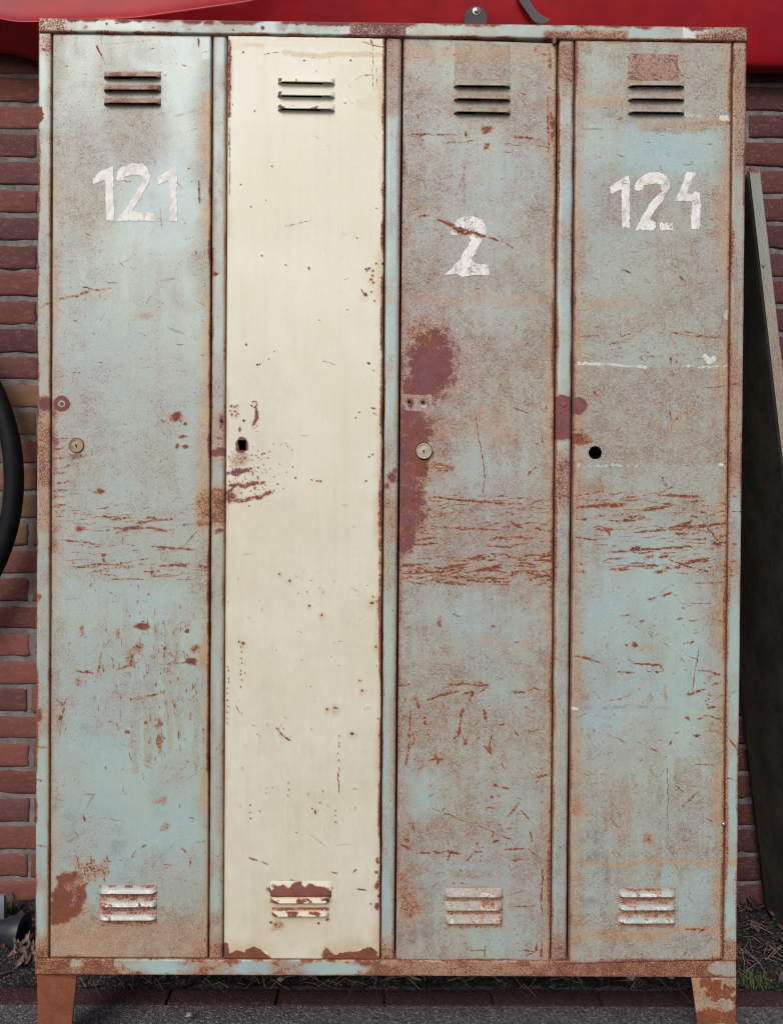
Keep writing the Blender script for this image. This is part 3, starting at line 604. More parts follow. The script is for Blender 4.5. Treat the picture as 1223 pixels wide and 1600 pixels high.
    for q, w in (([(676, 1263), (710, 1277), (740, 1287)], 2), ([(745, 1290), (800, 1312)], 1.8), ([(791, 1279), (811, 1253)], 3.5), ([(813, 1265), (828, 1283)], 2), ([(625, 1320), (642, 1328)], 6), ([(632, 1310), (636, 1318)], 6), ([(652, 1332), (672, 1333)], 5), ([(678, 1331), (690, 1332)], 6), ([(702, 1330), (717, 1334)], 8), ([(690, 1331), (703, 1329)], 2.6), ([(727, 1345), (740, 1334)], 3), ([(740, 1331), (754, 1331)], 5), ([(785, 1327), (818, 1326)], 4), ([(826, 1326), (834, 1336)], 4), ([(797, 1344), (816, 1344)], 3), ([(828, 1297), (832, 1318)], 3), ([(769, 1298), (770, 1310)], 3), ([(770, 1316), (777, 1313)], 4), ([(771, 1226), (777, 1228)], 7), ([(784, 1230), (795, 1232)], 5), ([(768, 1243), (770, 1247)], 5), ([(760, 1262), (773, 1262), (774, 1268)], 3), ([(837, 1215), (858, 1210)], 5), ([(744, 1318), (748, 1317)], 5),
                ([(847, 1359), (847, 1395)], 4), ([(846, 1380), (846, 1432)], 2.5), ([(800, 1417), (832, 1415)], 2.6), ([(829, 1415), (834, 1415)], 6), ([(735, 1485), (757, 1485)], 3), ([(757, 1478), (757, 1500)], 3), ([(805, 1485), (832, 1486)], 3), ([(820, 1494), (836, 1487)], 2.5), ([(838, 1472), (838, 1485)], 3), ([(846, 1468), (845, 1495)], 5), ([(700, 1345), (705, 1330)], 2.6), ([(644, 1287), (647, 1298)], 4), ([(640, 1310), (637, 1316), (636, 1300)], 3), ([(677, 1366), (697, 1363)], 1.8)):
        p.stroke('rust', q, w, .85, 1.4, 3, pur=.2)
    p.blob('rust', 640, 1415, 20, 28, .46, .5, 18, pur=.2); p.blob('rust', 630, 1390, 10, 30, .45, .5, 10, pur=.3); p.stroke('rust', [(846, 1200), (846, 1360)], 2, .45)
    for k in range(26):
        x = 625 + 60 * rng.rand(); y = 1380 + 110 * rng.rand(); L = rng.uniform(8, 26); p.stroke('gry', [(x, y), (x + L, y - L * rng.uniform(.5, 1.2))], 1.8, .6, 1.2, 2)
    p.blob('gry', 650, 1460, 40, 30, .35, .7, 20)
    p.edge('rust', 618, 1502, 859, 1503, 7, .7, 36, .6, sl=30); p.edge('rust', 630, 58, 869, 67, 5, .5, 37, .7)
    p.blob('tan', 740, 1365, 60, 10, .8, .7, 10); [p.rect('rust', 698, y_, 784, y_ + 6, .46, 5, 6, pur=.2) for y_ in (1402, 1423, 1443)]; p.rect('tan', 697, 1385, 785, 1445, .7, 8, 6); p.rect('och', 697, 1385, 785, 1450, .25, 8, 6)
    p.dots('rust', colours_px(640, 855, 70, 1490, 60, 55).tolist(), .6)
    p.hairs(330, 73, 628, 856, 80, 1480, .4, .25); p.hairs(140, 74, 625, 856, 1060, 1480, .3, .2); p.blob('rust', 686, 974, 4, 9, .5, .5, 6); p.stroke('rust', [(767, 978), (773, 978)], 4, .8); p.blob('och', 758, 1005, 24, 14, .3, .7, 12); p.blob('och', 823, 1008, 10, 8, .35, .7, 8)

def paint_door_four(p):
    common_wear(p, 4, .62, .5, 65)
    p.a['warm'] = np.clip(.45 + (fbm(p.x, p.y, 120, 44) - .5) * .8, 0, 1)
    p.rect('tan', 890, 60, 1145, 190, .72, 20, 30); p.rect('tan', 890, 370, 1140, 560, .72, 50, 30); p.rect('tan', 890, 574, 1140, 726, .85, 6, 6); p.rect('warm', 890, 574, 1140, 726, .68, 6, 6); p.rect('warm', 890, 380, 1140, 500, .5, 40, 30)
    p.rect('tan', 890, 730, 1140, 880, .60, 30, 20)
    for q in ((1040, 235, 95, 42, .6), (1080, 225, 60, 36, .4), (930, 230, 40, 50, .3), (930, 110, 24, 40, .4), (960, 420, 70, 60, .25), (1010, 545, 60, 30, .25), (1020, 990, 110, 130, .42), (1020, 1180, 110, 110, .40), (1050, 1390, 70, 40, .45), (930, 1390, 40, 60, .2), (1000, 765, 60, 25, .2), (1010, 850, 80, 40, .15)): p.blob('tan', *q, .6, 30, mode='sub')
    p.rect('tan', 885, 1460, 1135, 1508, .8, 20, 20); p.blob('tan', 940, 1290, 60, 90, .6, .6, 30); p.blob('tan', 1010, 1270, 80, 50, .5, .6, 30)
    for k in range(26):
        x = rng.uniform(905, 1110); y = rng.uniform(1180, 1290); L = rng.uniform(40, 150); p.stroke('tan', [(x, y), (x + 1, y + L)], rng.uniform(6, 16), .7, 6, 6)
    for k in range(14):
        x = rng.uniform(940, 990); y = rng.uniform(1200, 1300); L = rng.uniform(20, 60); p.stroke('rust', [(x, y), (x + 1, y + L)], rng.uniform(4, 8), .26, 5, 10)
    # glue patch over the vent
    p.rect('tan', 979, 84, 1058, 125, 1, 3, 5); p.rect('warm', 979, 84, 1058, 125, 1, 3, 5); p.rect('rust', 980, 84, 1057, 124, .40, 3, 7, pur=.55); p.rect('tan', 979, 126, 1067, 180, .85, 5, 4); p.rect('warm', 979, 126, 1067, 180, .9, 5, 4)
    p.stroke('rust', [(979, 123), (1000, 126), (1050, 126)], 2.4, .8); p.stroke('pale', [(985, 127), (1000, 128), (1056, 128)], 2.4, .6, 1.3); p.stroke('pale', [(980, 86), (990, 88)], 4, .6); p.stroke('rust', [(1058, 84), (1056, 100), (1060, 112), (1054, 120)], 3.5, .7, 1.4, 4)
    # water marks
    p.rect('och', 898, 152, 982, 166, .50, 6, 8); p.rect('och', 898, 130, 985, 138, .22, 5, 6); p.stroke('och', [(1000, 193), (1080, 190), (1142, 191)], 10, .35, 5, 5, taper=False); p.stroke('rust', [(1085, 191), (1142, 192)], 7, .42, 3, 4, pur=0.); p.rect('och', 890, 467, 990, 477, .34, 6, 6)
    p.stroke('tan', [(1000, 200), (1060, 198), (1140, 196)], 16, .8, 6, 6)
    p.stroke('och', [(905, 1348), (960, 1350), (1020, 1346), (1070, 1346), (1100, 1349), (1129, 1348)], 7, .52, 3, 3, taper=False); p.stroke('och', [(888, 1460), (960, 1462), (1030, 1460), (1060, 1452), (1095, 1452), (1110, 1457), (1128, 1452)], 7, .6, 4, 4, taper=False); p.rect('och', 888, 1455, 1040, 1468, .42, 7, 8)
    # pale tape remains
    p.stroke('pale', [(903, 568), (950, 569), (1008, 574)], 5, .52, 1.4, 3, taper=False); p.stroke('pale', [(1064, 573), (1090, 574), (1134, 572)], 4.5, .52, 1.4, 3, broken=.5, taper=False); p.stroke('pale', [(1000, 572), (1064, 574)], 3, .34, 1.4, 3)
    p.stroke('pale', [(893, 727), (940, 727), (992, 727)], 6, .50, 1.8, 4, broken=.4, taper=False); p.stroke('pale', [(992, 727), (1128, 726)], 4, .36, 1.8, 4)
    for q, w, a in (([(918, 178), (944, 178)], 7, .42), ([(1068, 178), (1093, 181)], 7, .45), ([(1127, 184), (1142, 184)], 7, .75), ([(1101, 557), (1108, 564), (1114, 561)], 7, .9), ([(1134, 486), (1133, 497)], 5, .9), ([(1124, 726), (1128, 726)], 5, .9), ([(952, 190), (953, 330)], 3, .4), ([(966, 190), (967, 300)], 3, .35), ([(893, 1107), (900, 1108)], 6, .6)): p.stroke('pale', q, w, a, 1.3, 2, taper=False)
    p.blob('gry', 948, 180, 9, 6, .6, .5, 5); p.stroke('gry', [(905, 201), (940, 202)], 2.2, .9); p.stroke('gry', [(900, 1107), (940, 1107), (975, 1104), (1040, 1106)], 4, .55, 2, 2, taper=False); p.stroke('gry', [(1068, 257), (1105, 255)], 2.2, .9)
    # edges
    p.edge('rust', 1142, 67, 1128, 1500, 7, .62, 41, .5, sl=90, pur=.05); p.edge('rust', 1141, 380, 1136, 900, 16, .46, 42, .5, sl=70, pur=.05); p.edge('tan', 1142, 67, 1130, 1400, 46, .95, 43, .5); p.edge('och', 1142, 67, 1130, 1480, 22, .6, 343, .5); p.edge('och', 1140, 1180, 1130, 1400, 14, .5, 44, .6)
    p.edge('rust', 899, 63, 889, 1507, 7, .62, 45, .5, sl=70, pur=.75); p.edge('tan', 899, 63, 889, 1507, 44, .95, 46, .5); p.edge('och', 897, 300, 889, 1507, 20, .5, 346, .5); p.edge('och', 893, 960, 889, 1400, 22, .5, 47, .5, sl=50); p.edge('rust', 899, 63, 898, 200, 24, .36, 48, .4, pur=.3)
    p.blob('rust', 900, 1262, 8, 12, .45, .7, 8, pur=0.); p.blob('och', 900, 1265, 16, 22, .6, .7, 8); p.edge('rust', 889, 1507, 1128, 1500, 9, .72, 49, .5, sl=40); p.edge('rust', 899, 63, 1142, 67, 7, .55, 50, .5, sl=40, pur=.4)
    p.blob('rust', 1012, 1310, 7, 7, .5, .7, 8); p.blob('och', 1013, 1312, 10, 9, .5, .7, 6)
    # rosette, rust run, plain hole
    p.blob('rust', 904, 634, 13, 14, .95, .15, 4, pur=.8); p.blob('rust', 905, 635, 6, 6, .3, .4, 2, mode='sub'); p.blob('och', 905, 635, 4, 4, .6, .5, 1)
    p.blob('rust', 902, 686, 21, 10, .72, .5, 10, pur=.15); p.stroke('rust', [(892, 668), (905, 672), (918, 680)], 5, .6, 3, 6, pur=.2); p.stroke('rust', [(892, 690), (910, 688), (925, 690)], 8, .7, 4, 6, pur=.2)
    p.blob('tan', 930, 650, 40, 40, .7, .6, 20); p.blob('gry', 930, 655, 20, 20, .25, .7, 10)
    # cracks
    for q, w in (([(896, 529), (915, 525), (935, 524)], 2.8), ([(950, 539), (975, 532), (990, 524), (1003, 518)], 3.5), ([(968, 526), (990, 520), (1010, 510), (1030, 503)], 2), ([(1036, 513), (1050, 519), (1075, 525), (1100, 525), (1132, 528)], 3.5), ([(1031, 508), (1030, 525), (1022, 545)], 1.8), ([(1000, 556), (1003, 558)], 6), ([(1010, 557), (1035, 557)], 4), ([(1045, 553), (1075, 553)], 3), ([(1052, 533), (1056, 545)], 5), ([(1047, 558), (1047, 568)], 5), ([(1053, 560), (1057, 568)], 4), ([(1049, 580), (1052, 588), (1044, 588)], 4), ([(1052, 600), (1050, 620)], 3), ([(1045, 640), (1049, 660), (1047, 680)], 3), ([(1055, 642), (1065, 646), (1085, 642)], 4), ([(1048, 662), (1060, 650)], 4), ([(1082, 636), (1093, 614)], 2.4), ([(1095, 608), (1132, 602)], 3), ([(1015, 628), (1035, 630)], 3), ([(1040, 628), (1046, 626)], 4), ([(926, 608), (932, 622)], 5), ([(968, 634), (975, 640), (985, 639)], 2.6), ([(960, 697), (985, 700)], 2.6), ([(1085, 546), (1110, 535)], 2.6), ([(1084, 562), (1100, 560)], 2), ([(1060, 430), (1068, 440)], 4), ([(970, 420), (985, 427)], 4), ([(1035, 730), (1060, 730), (1075, 727)], 2), ([(1075, 726), (1095, 732), (1115, 715), (1132, 702)], 1.8), ([(1035, 745), (1036, 760)], 5), ([(1040, 755), (1040, 762)], 5)):
        p.stroke('rust', q, w, .72, 1.4, 4, pur=.15, broken=.35)
    # scrape band
    p.dashes(895, 1130, 770, 815, 26, 61, 15, 60, (1.6, 4.5), (.55, .85)); p.dashes(930, 1130, 820, 898, 34, 62, 12, 60, (1.6, 4.5), (.55, .85)); p.blob('rust', 925, 765, 30, 18, .34, .6, 20, pur=.2)
    for q, w in (([(900, 793), (930, 790), (975, 787)], 6), ([(955, 792), (972, 790)], 8), ([(1000, 798), (1030, 795), (1052, 789)], 5), ([(1028, 773), (1060, 775), (1090, 776)], 6), ([(938, 829), (958, 827)], 7), ([(950, 830), (951, 838)], 5), ([(970, 815), (990, 813)], 5), ([(990, 832), (1010, 830), (1040, 828)], 4), ([(1045, 825), (1075, 817), (1080, 813)], 6), ([(1050, 825), (1110, 820), (1135, 818)], 4), ([(1055, 833), (1075, 834)], 6), ([(950, 864), (985, 860), (1020, 858)], 5), ([(985, 858), (1000, 856)], 8), ([(1010, 860), (1045, 856), (1080, 854)], 4), ([(1005, 872), (1020, 868)], 6), ([(1030, 870), (1045, 869)], 6), ([(1055, 886), (1080, 878), (1106, 872)], 7), ([(1085, 878), (1105, 876)], 7), ([(1045, 874), (1070, 884), (1085, 889)], 2.5), ([(952, 890), (982, 889)], 6), ([(1025, 895), (1035, 892)], 6), ([(900, 894), (917, 892)], 4), ([(906, 880), (912, 882)], 6), ([(898, 839), (925, 843)], 3), ([(1110, 820), (1132, 818)], 6), ([(1085, 912), (1130, 910)], 3), ([(1110, 845), (1125, 852)], 5), ([(1102, 800), (1105, 825), (1125, 850)], 1.8), ([(908, 812), (916, 812)], 6)):
        p.stroke('rust', q, w, .85, 1.5, 3, pur=.15)
    # lower marks
    for q, w in (([(1012, 937), (1025, 935)], 4), ([(1033, 931), (1049, 926)], 4.5), ([(970, 962), (985, 961)], 3.5), ([(1057, 968), (1067, 966)], 4), ([(1077, 970), (1090, 969)], 3), ([(1120, 969), (1132, 971)], 3), ([(1066, 951), (1069, 950)], 3), ([(898, 1025), (918, 1029), (940, 1037)], 3.2), ([(981, 1031), (990, 1036), (1030, 1039), (1036, 1047)], 3.2), ([(975, 1051), (990, 1051)], 4), ([(1010, 1051), (1035, 1049)], 2), ([(1078, 1007), (1083, 1003)], 4), ([(1088, 1048), (1110, 1049)], 2.6), ([(1110, 1047), (1117, 1053), (1108, 1058)], 6), ([(1120, 1056), (1124, 1053)], 5), ([(1112, 1070), (1124, 1066)], 5), ([(1072, 1087), (1085, 1082), (1100, 1076)], 6), ([(1074, 1082), (1074, 1088)], 5), ([(1118, 1091), (1130, 1085)], 3), ([(1104, 1107), (1120, 1104)], 4), ([(1070, 1120), (1078, 1126)], 6), ([(1090, 1123), (1098, 1122)], 5), ([(1098, 1118), (1110, 1119), (1126, 1124)], 4), ([(1100, 1142), (1120, 1144), (1130, 1148)], 3), ([(1050, 1144), (1060, 1145)], 3.5), ([(1088, 1150), (1092, 1149)], 4), ([(1015, 1170), (1027, 1174)], 4), ([(1045, 1165), (1050, 1158)], 3), ([(1002, 1185), (1000, 1190)], 4), ([(948, 1148), (965, 1154), (978, 1161)], 2), ([(1087, 1193), (1122, 1196)], 2.5), ([(1080, 1080), (1092, 1010)], 1.6), ([(900, 1122), (918, 1114)], 2.4), ([(1054, 1226), (1070, 1240)], 2.6), ([(1065, 1260), (1090, 1237)], 3.5), ([(1043, 1200), (1043, 1310)], 1.6), ([(955, 1280), (965, 1293), (975, 1285)], 2.4), ([(995, 1270), (1000, 1270)], 3), ([(1103, 1278), (1112, 1283)], 3.5), ([(1070, 1452), (1110, 1452)], 3), ([(1090, 1457), (1106, 1449)], 3), ([(1052, 1458), (1058, 1450)], 2.4), ([(1100, 1478), (1110, 1466)], 2.6), ([(1068, 1492), (1072, 1484)], 3), ([(1112, 1488), (1112, 1500)], 4)):
        p.stroke('rust', q, w, .75, 1.4, 4, pur=.1)
    p.dots('rust', [(1003, 970, 3), (1000, 971, 2), (978, 1008, 2.6), (909, 989, 2.2), (1098, 983, 1.8), (990, 1008, 6), (1088, 1150, 3)], .85); p.blob('och', 1000, 1012, 20, 8, .3, .8, 8)
    p.blob('rust', 912, 1090, 8, 6, .45, .6, 8); p.blob('rust', 1015, 1090, 6, 12, .38, .6, 8); p.blob('rust', 1040, 1085, 4, 16, .38, .6, 8)
    p.hairs(330, 75, 900, 1124, 90, 1480, .6, .3)
    for k in range(44):
        x = rng.uniform(908, 952); y = rng.uniform(1300, 1410); L = rng.uniform(6, 16); p.stroke('gry', [(x, y), (x - L * .35, y + L)], rng.uniform(2, 4), .75, 1.5, 3)
    p.blob('gry', 1090, 1475, 20, 8, .5, .7, 10); p.blob('gry', 925, 1405, 10, 8, .6, .6, 6); p.stroke('gry', [(1062, 1388), (1082, 1410)], 3, .6)
    [p.rect('rust', 968, y_, 1052, y_ + 6, .46, 5, 6, pur=.2) for y_ in (1402, 1423, 1443)]; p.rect('tan', 960, 1385, 1056, 1440, .75, 12, 10); p.rect('och', 965, 1392, 1054, 1452, .22, 10, 8)
    p.dots('rust', colours_px(905, 1120, 900, 1440, 110, 65).tolist(), .68); p.dots('rust', colours_px(905, 1125, 80, 560, 50, 66).tolist(), .6)

def paint_frame(seed, tan0=.3, fn=None, vertical=True, eds=(), edge_amt=.54):
    def f(p):
        common_wear(p, seed, tan0, .8, 60)
        for k, e in enumerate(eds):
            p.edge('rust', *e, 4, edge_amt, seed + k, .75, sl=45); p.edge('tan', *e, 13, .85, seed + 7 + k, .6, sl=60); p.edge('och', *e, 8, .45, seed + 17 + k, .7, sl=70)
        p.dots('rust', colours_px(p.x.min(), p.x.max(), p.y.min(), p.y.max(), int(len(p.x) / 700), seed + 20).tolist(), .72)
        if fn: fn(p)
    return f
def w_top(p):
    p.edge('rust', 61, 28, 1167, 43, 8, .85, 71, .7, sl=28, pur=.6); p.edge('rust', 61, 49, 1167, 64, 4, .6, 72, .8, sl=30, pur=.1)
    p.rect('rust', 60, 26, 100, 52, .52, 10, 10, pur=.2); p.rect('rust', 547, 30, 634, 58, .60, 5, 10, pur=.65); p.rect('rust', 850, 50, 980, 62, .55, 10, 8, pur=.15); p.rect('rust', 1090, 52, 1166, 66, .55, 10, 8, pur=.3); p.rect('rust', 1130, 42, 1167, 66, .45, 10, 10, pur=.3)
    p.rect('pale', 1066, 42, 1106, 59, .8, 1.5, 2); p.blob('rust', 328, 34, 9, 8, .85, .4, 8, pur=.05); p.blob('rust', 135, 42, 5, 5, .6, .5, 5); p.blob('tan', 440, 40, 10, 9, .8, .5, 6); p.rect('tan', 1100, 40, 1140, 62, .7, 4, 4); p.rect('och', 640, 50, 760, 56, .3, 4, 5)
    p.dots('rust', [(168, 37, 3), (240, 43, 3, .6), (410, 44, 4), (365, 46, 3), (183, 37, 3, .5)], .9)
def w_bottom(p):
    p.a['tan'] = np.clip(p.a['tan'] + .35, 0, 1); p.a['warm'][:] = .7
    n = fbm(p.x, p.y, 45, 91, 4, sy=26)
    p.a['rust'] = np.maximum(p.a['rust'], .62 * sstep(.40, .58, n)); p.a['pur'] = np.clip(p.a['pur'] * .4, 0, 1)
    for q in ((255, 1510, 45, 9), (395, 1512, 30, 10), (520, 1514, 50, 9)): p.blob('rust', *q, .7, .5, 14, mode='sub'); p.blob('tan', *q, .7, .5, 14, mode='sub')
    p.rect('rust', 55, 1496, 110, 1525, .60, 10, 8, pur=.05); p.rect('rust', 600, 1502, 1000, 1528, .48, 30, 14, pur=.25); p.rect('rust', 860, 1503, 930, 1528, .55, 14, 10, pur=.4)
    p.edge('rust', 55, 1524, 1150, 1528, 6, .75, 92, .6, sl=30, pur=.2); p.edge('rust', 55, 1498, 1150, 1502, 5, .6, 93, .6, sl=30, pur=.2)
    p.stroke('och', [(610, 1515), (700, 1512), (780, 1515), (850, 1519)], 8, .4, 3, 8)
def w_left(p):
    p.edge('rust', 61, 60, 55, 1495, 5, .72, 73, .7, sl=40, pur=.1); p.rect('rust', 60, 640, 80, 830, .40, 14, 10, pur=.2); p.rect('rust', 60, 660, 80, 760, .52, 14, 10, pur=.15)
    p.blob('rust', 70, 631, 12, 12, .95, .15, 4, pur=.6); p.blob('pale', 67, 628, 3, 2, .5, .5, 2); p.blob('och', 66, 640, 8, 4, .4, .6, 4)
    p.blob('rust', 62, 180, 6, 14, .95, .3, 6, pur=.05); p.blob('rust', 60, 1118, 6, 12, .9, .3, 6, pur=.3); p.blob('rust', 62, 933, 4, 6, .8, .4, 4); p.stroke('rust', [(65, 480), (80, 473)], 4, .7)
    p.rect('tan', 60, 250, 80, 720, .6, 40, 20); p.rect('tan', 56, 780, 80, 1000, .6, 40, 20); p.rect('rust', 50, 1475, 86, 1520, .58, 45, 12, pur=.05)
    p.stroke('rust', [(66, 76), (77, 80)], 4, .7, 1.5, 3); p.stroke('rust', [(65, 83), (76, 86)], 4, .6, 1.5, 3); p.stroke('rust', [(57, 1219), (66, 1217)], 3, .7); p.stroke('rust', [(57, 1321), (72, 1323)], 3, .7); p.stroke('rust', [(60, 1167), (76, 1168)], 5, .6); p.stroke('och', [(60, 549), (80, 552)], 4, .5); p.rect('rust', 61, 52, 80, 80, .45, 12, 8, pur=.3)
def w_right(p):
    p.a['tan'] = np.clip(p.a['tan'] + .35, 0, 1); p.a['warm'][:] = .75; p.rect('tan', 1128, 950, 1160, 1450, .6, 60, 10, mode='sub')
    p.edge('rust', 1145, 66, 1131, 1500, 7, .62, 75, .5, sl=60, pur=.1); p.edge('rust', 1166, 66, 1150, 1500, 5, .66, 76, .6, sl=60, pur=.6); p.rect('rust', 1143, 70, 1168, 260, .40, 40, 14, pur=.4); p.rect('rust', 1138, 560, 1162, 760, .36, 40, 14, pur=.5)
    p.rect('och', 1140, 150, 1167, 170, .3, 10, 6); p.stroke('och', [(1128, 1348), (1152, 1348)], 7, .85, 2, 2, taper=False); p.stroke('och', [(1128, 1458), (1140, 1452), (1152, 1444)], 7, .6, 2, 2, taper=False); p.dashes(1136, 1155, 760, 900, 14, 77, 6, 16, (2, 4), (.55, .8)); p.rect('rust', 1128, 1470, 1152, 1503, .5, 12, 8, pur=.3)
    for q in ([(1138, 600), (1152, 599)], [(1142, 690), (1155, 682)], [(1134, 1148), (1152, 1174)], [(1140, 1083), (1150, 1080)], [(1134, 1215), (1143, 1218)]): p.stroke('rust', q, 3, .7, 1.4, 2)
def w_one(p):
    p.rect('rust', 326, 640, 354, 720, .36, 16, 10, pur=.4); p.blob('rust', 342, 707, 14, 7, .92, .3, 6, pur=.8); p.blob('rust', 346, 660, 5, 14, .6, .4, 5, pur=.7); p.hole_mark(346.5, 658, 2.8); p.rect('rust', 324, 765, 354, 818, .58, 10, 12, pur=.15); p.blob('rust', 342, 830, 10, 4, .7, .4, 6, pur=.8)
    p.edge('rust', 331, 400, 326, 1000, 6, .66, 78, .6, sl=40, pur=.05); p.rect('tan', 326, 560, 354, 960, .55, 40, 12); p.rect('rust', 318, 1475, 354, 1520, .52, 42, 12, pur=.3); p.rect('tan', 322, 1430, 350, 1500, .9, 20, 8); p.stroke('rust', [(337, 683), (349, 687)], 2.6, .8); p.blob('rust', 334, 429, 8, 6, .7, .4, 8); p.blob('rust', 352, 1095, 4, 14, .5, .5, 6, pur=0.)
    p.stroke('rust', [(352, 56), (353, 300)], 3, .45, 2, 4)
def w_two(p):
    p.rect('tan', 602, 56, 628, 180, .95, 14, 8); p.rect('warm', 602, 56, 628, 180, .8, 14, 8); p.rect('rust', 602, 56, 628, 110, .32, 14, 8, pur=.6); p.rect('tan', 596, 690, 625, 920, .8, 50, 12); p.blob('rust', 612, 746, 8, 9, .95, .25, 4, pur=.9); p.blob('rust', 604, 760, 6, 5, .9, .3, 4, pur=.9); p.blob('rust', 618, 735, 5, 6, .7, .4, 4, pur=.6); p.rect('rust', 590, 785, 628, 830, .38, 50, 16, pur=.3); p.edge('rust', 598, 600, 594, 1500, 5, .72, 79, .5, sl=50, pur=.2); p.rect('rust', 588, 1480, 622, 1520, .55, 45, 12, pur=.05); p.rect('och', 600, 465, 626, 474, .35, 5, 4); p.edge('och', 601, 60, 594, 1500, 6, .4, 80, .6)
def w_three(p):
    p.rect('rust', 870, 70, 898, 125, .46, 14, 10, pur=.55); p.rect('tan', 870, 60, 898, 150, .9, 14, 8); p.rect('och', 870, 150, 898, 164, .35, 6, 4); p.rect('tan', 862, 780, 895, 1500, .65, 60, 10); p.rect('rust', 864, 622, 894, 686, .92, 8, 8, pur=.9); p.blob('rust', 880, 630, 13, 13, .95, .3, 4, pur=.9); p.blob('rust', 881, 633, 3.4, 3.4, .4, .4, 1, mode='sub'); p.rect('rust', 858, 720, 896, 780, .52, 55, 20, pur=.4); p.edge('rust', 897, 60, 885, 1500, 4, .66, 81, .6, sl=50, pur=.6); p.edge('rust', 873, 60, 862, 1500, 6, .6, 82, .6, sl=60, pur=.1); p.rect('rust', 858, 1470, 890, 1520, .50, 55, 12, pur=.6); p.blob('pale', 879, 661, 3, 3, .5, .5, 2)

# frame: two rails, two stiles and three posts, each a folded strip of its own
sheet('rail', [(60.5, 27), (1167, 42), (1167, 64), (60.5, 49)], -.004, .03, M['blue'], LOCK, paint_frame(301, .25, w_top), r=2.5)
sheet('rail', [(55, 1498.5), (1150, 1502.5), (1150, 1528), (54.5, 1523.5)], .0, .03, M['blue'], LOCK, paint_frame(302, .4, w_bottom), r=2.5)
sheet('stile', [(60.5, 49.6), (80.2, 49.9), (75.7, 1498), (55, 1498)], .0, .03, M['blue'], LOCK, paint_frame(303, .3, w_left, eds=((80, 55, 76, 1495),)), r=2.5)
sheet('stile', [(1145.4, 64.2), (1166.4, 64.4), (1150.2, 1502), (1130.6, 1502)], .0, .03, M['blue'], LOCK, paint_frame(304, .45, w_right), r=2.5)
sheet('post', [(332.6, 53), (354.4, 53.5), (347.8, 1499.2), (326.6, 1499)], .0015, .02, M['blue'], LOCK, paint_frame(305, .15, w_one, eds=((332, 55, 326, 1495), (354, 120, 348, 1495))), r=4)
sheet('post', [(603.2, 56.2), (627.6, 57), (615.8, 1501), (594.8, 1500.4)], .0008, .02, M['blue'], LOCK, paint_frame(306, .15, w_two, eds=((628, 60, 616, 1500),)), r=5)
sheet('post', [(873, 59.8), (897.4, 60.4), (885.2, 1502), (861.6, 1502)], .0008, .02, M['blue'], LOCK, paint_frame(307, .3, w_three), r=5)

# carcass: sides, top, bottom and back
mb = MB()
TLw, BRw = at(60.5, 30), at(1150, 1528)
xl0, xr0, zt0, zb0 = -.5985, .5985, LEG + 1.6225, LEG + .003
mb.box(xl0, xl0 + .0015, .012, .50, zb0, zt0); mb.box(xr0 - .0015, xr0, .012, .50, zb0, zt0)
mb.box(xl0 + .0016, xr0 - .0016, .012, .50, zt0 - .0015, zt0 - .0001); mb.box(xl0 + .0016, xr0 - .0016, .012, .50, zb0 + .0002, zb0 + .0016)
mb.box(xl0 + .0016, xr0 - .0016, .497, .4995, zb0 + .002, zt0 - .002)
for pxm in (341, 611, 876):
    xm = at(pxm, 800)[0]; mb.box(xm - .0008, xm + .0008, .024, .496, zb0 + .002, zt0 - .002)
mb.build('carcass', M['inside'], LOCK, smooth=False)

# louvres: pressed hoods open at the bottom
def hood(door, x0, y0, x1, y1, Y, mat, slope, pnt, p=.0082):
    """px rectangle on the sheet from the hood's root (y0) to under its lip (y1)"""
    n, k = 34, 9
    u = np.linspace(0, 1, n); v = np.linspace(0, 1, k)
    U, V = np.meshgrid(u, v)
    e = np.minimum(U, 1 - U) * (x1 - x0)                    # px from the ends
    endp = np.sqrt(np.clip(1 - (1 - np.clip(e / 9., 0, 1))**2, 0, 1))
    PX = x0 + (x1 - x0) * U; PY = y0 + (y1 - y0) * V + (U - .5) * (x1 - x0) * slope
    Pn = at(PX, PY, Y)
    out = p * endp * (.55 * V + .45 * np.sin(V * math.pi / 2))
    out[0, :] = 0
    Pn[..., 1] -= out + .0002
    # lip rolls slightly under
    lip = Pn[-1].copy(); lip[:, 1] += .0012 * endp[-1]; lip[:, 2] -= .0006
    ins = Pn[::-1].copy(); ins[..., 1] += .0012 * endp[::-1]
    A = np.concatenate([Pn, lip[None], ins])
    rows = A.shape[0]
    idx = np.arange(rows * n).reshape(rows, n)
    Fq = np.stack([idx[:-1, :-1], idx[1:, :-1], idx[1:, 1:], idx[:-1, 1:]], -1).reshape(-1, 4)
    QX = np.concatenate([PX, PX[-1:], PX[::-1]]); QY = np.concatenate([PY, PY[-1:] + .5, PY[::-1]])
    pt = Paint(QX.ravel(), QY.ravel()); pnt(pt, QX, QY, np.concatenate([V, V[-1:] * 0 + 1.1, V[::-1] * 0 + 1.2]))
    return link('louvre', np_mesh('louvre', A.reshape(-1, 3), Fq, pt.a), mat, door)

def vent_rows(x0, y0, x1, n=3, pitch=20.6, h=11.): return [(x0, y0 + i * pitch, x1, y0 + i * pitch + h) for i in range(n)]
VENTS = {1: [vent_rows(163, 112, 252), vent_rows(156, 1383, 246)], 2: [vent_rows(434, 120.5, 523, 3, 20.8), vent_rows(425, 1397, 514, 2, 20.6)],
         3: [vent_rows(708, 126, 797, 3, 20.6), vent_rows(694, 1387.5, 785)], 4: [vent_rows(980, 126, 1068, 3, 20.6), vent_rows(966, 1388, 1054, 3, 20.4)]}
def slot_holes(k):
    hs = []
    for rows in VENTS[k]:
        for x0, y0, x1, y1 in rows: hs.append((x0 + 7, y0 + 3.0, x1 - 7, y1 - .6))
    return hs

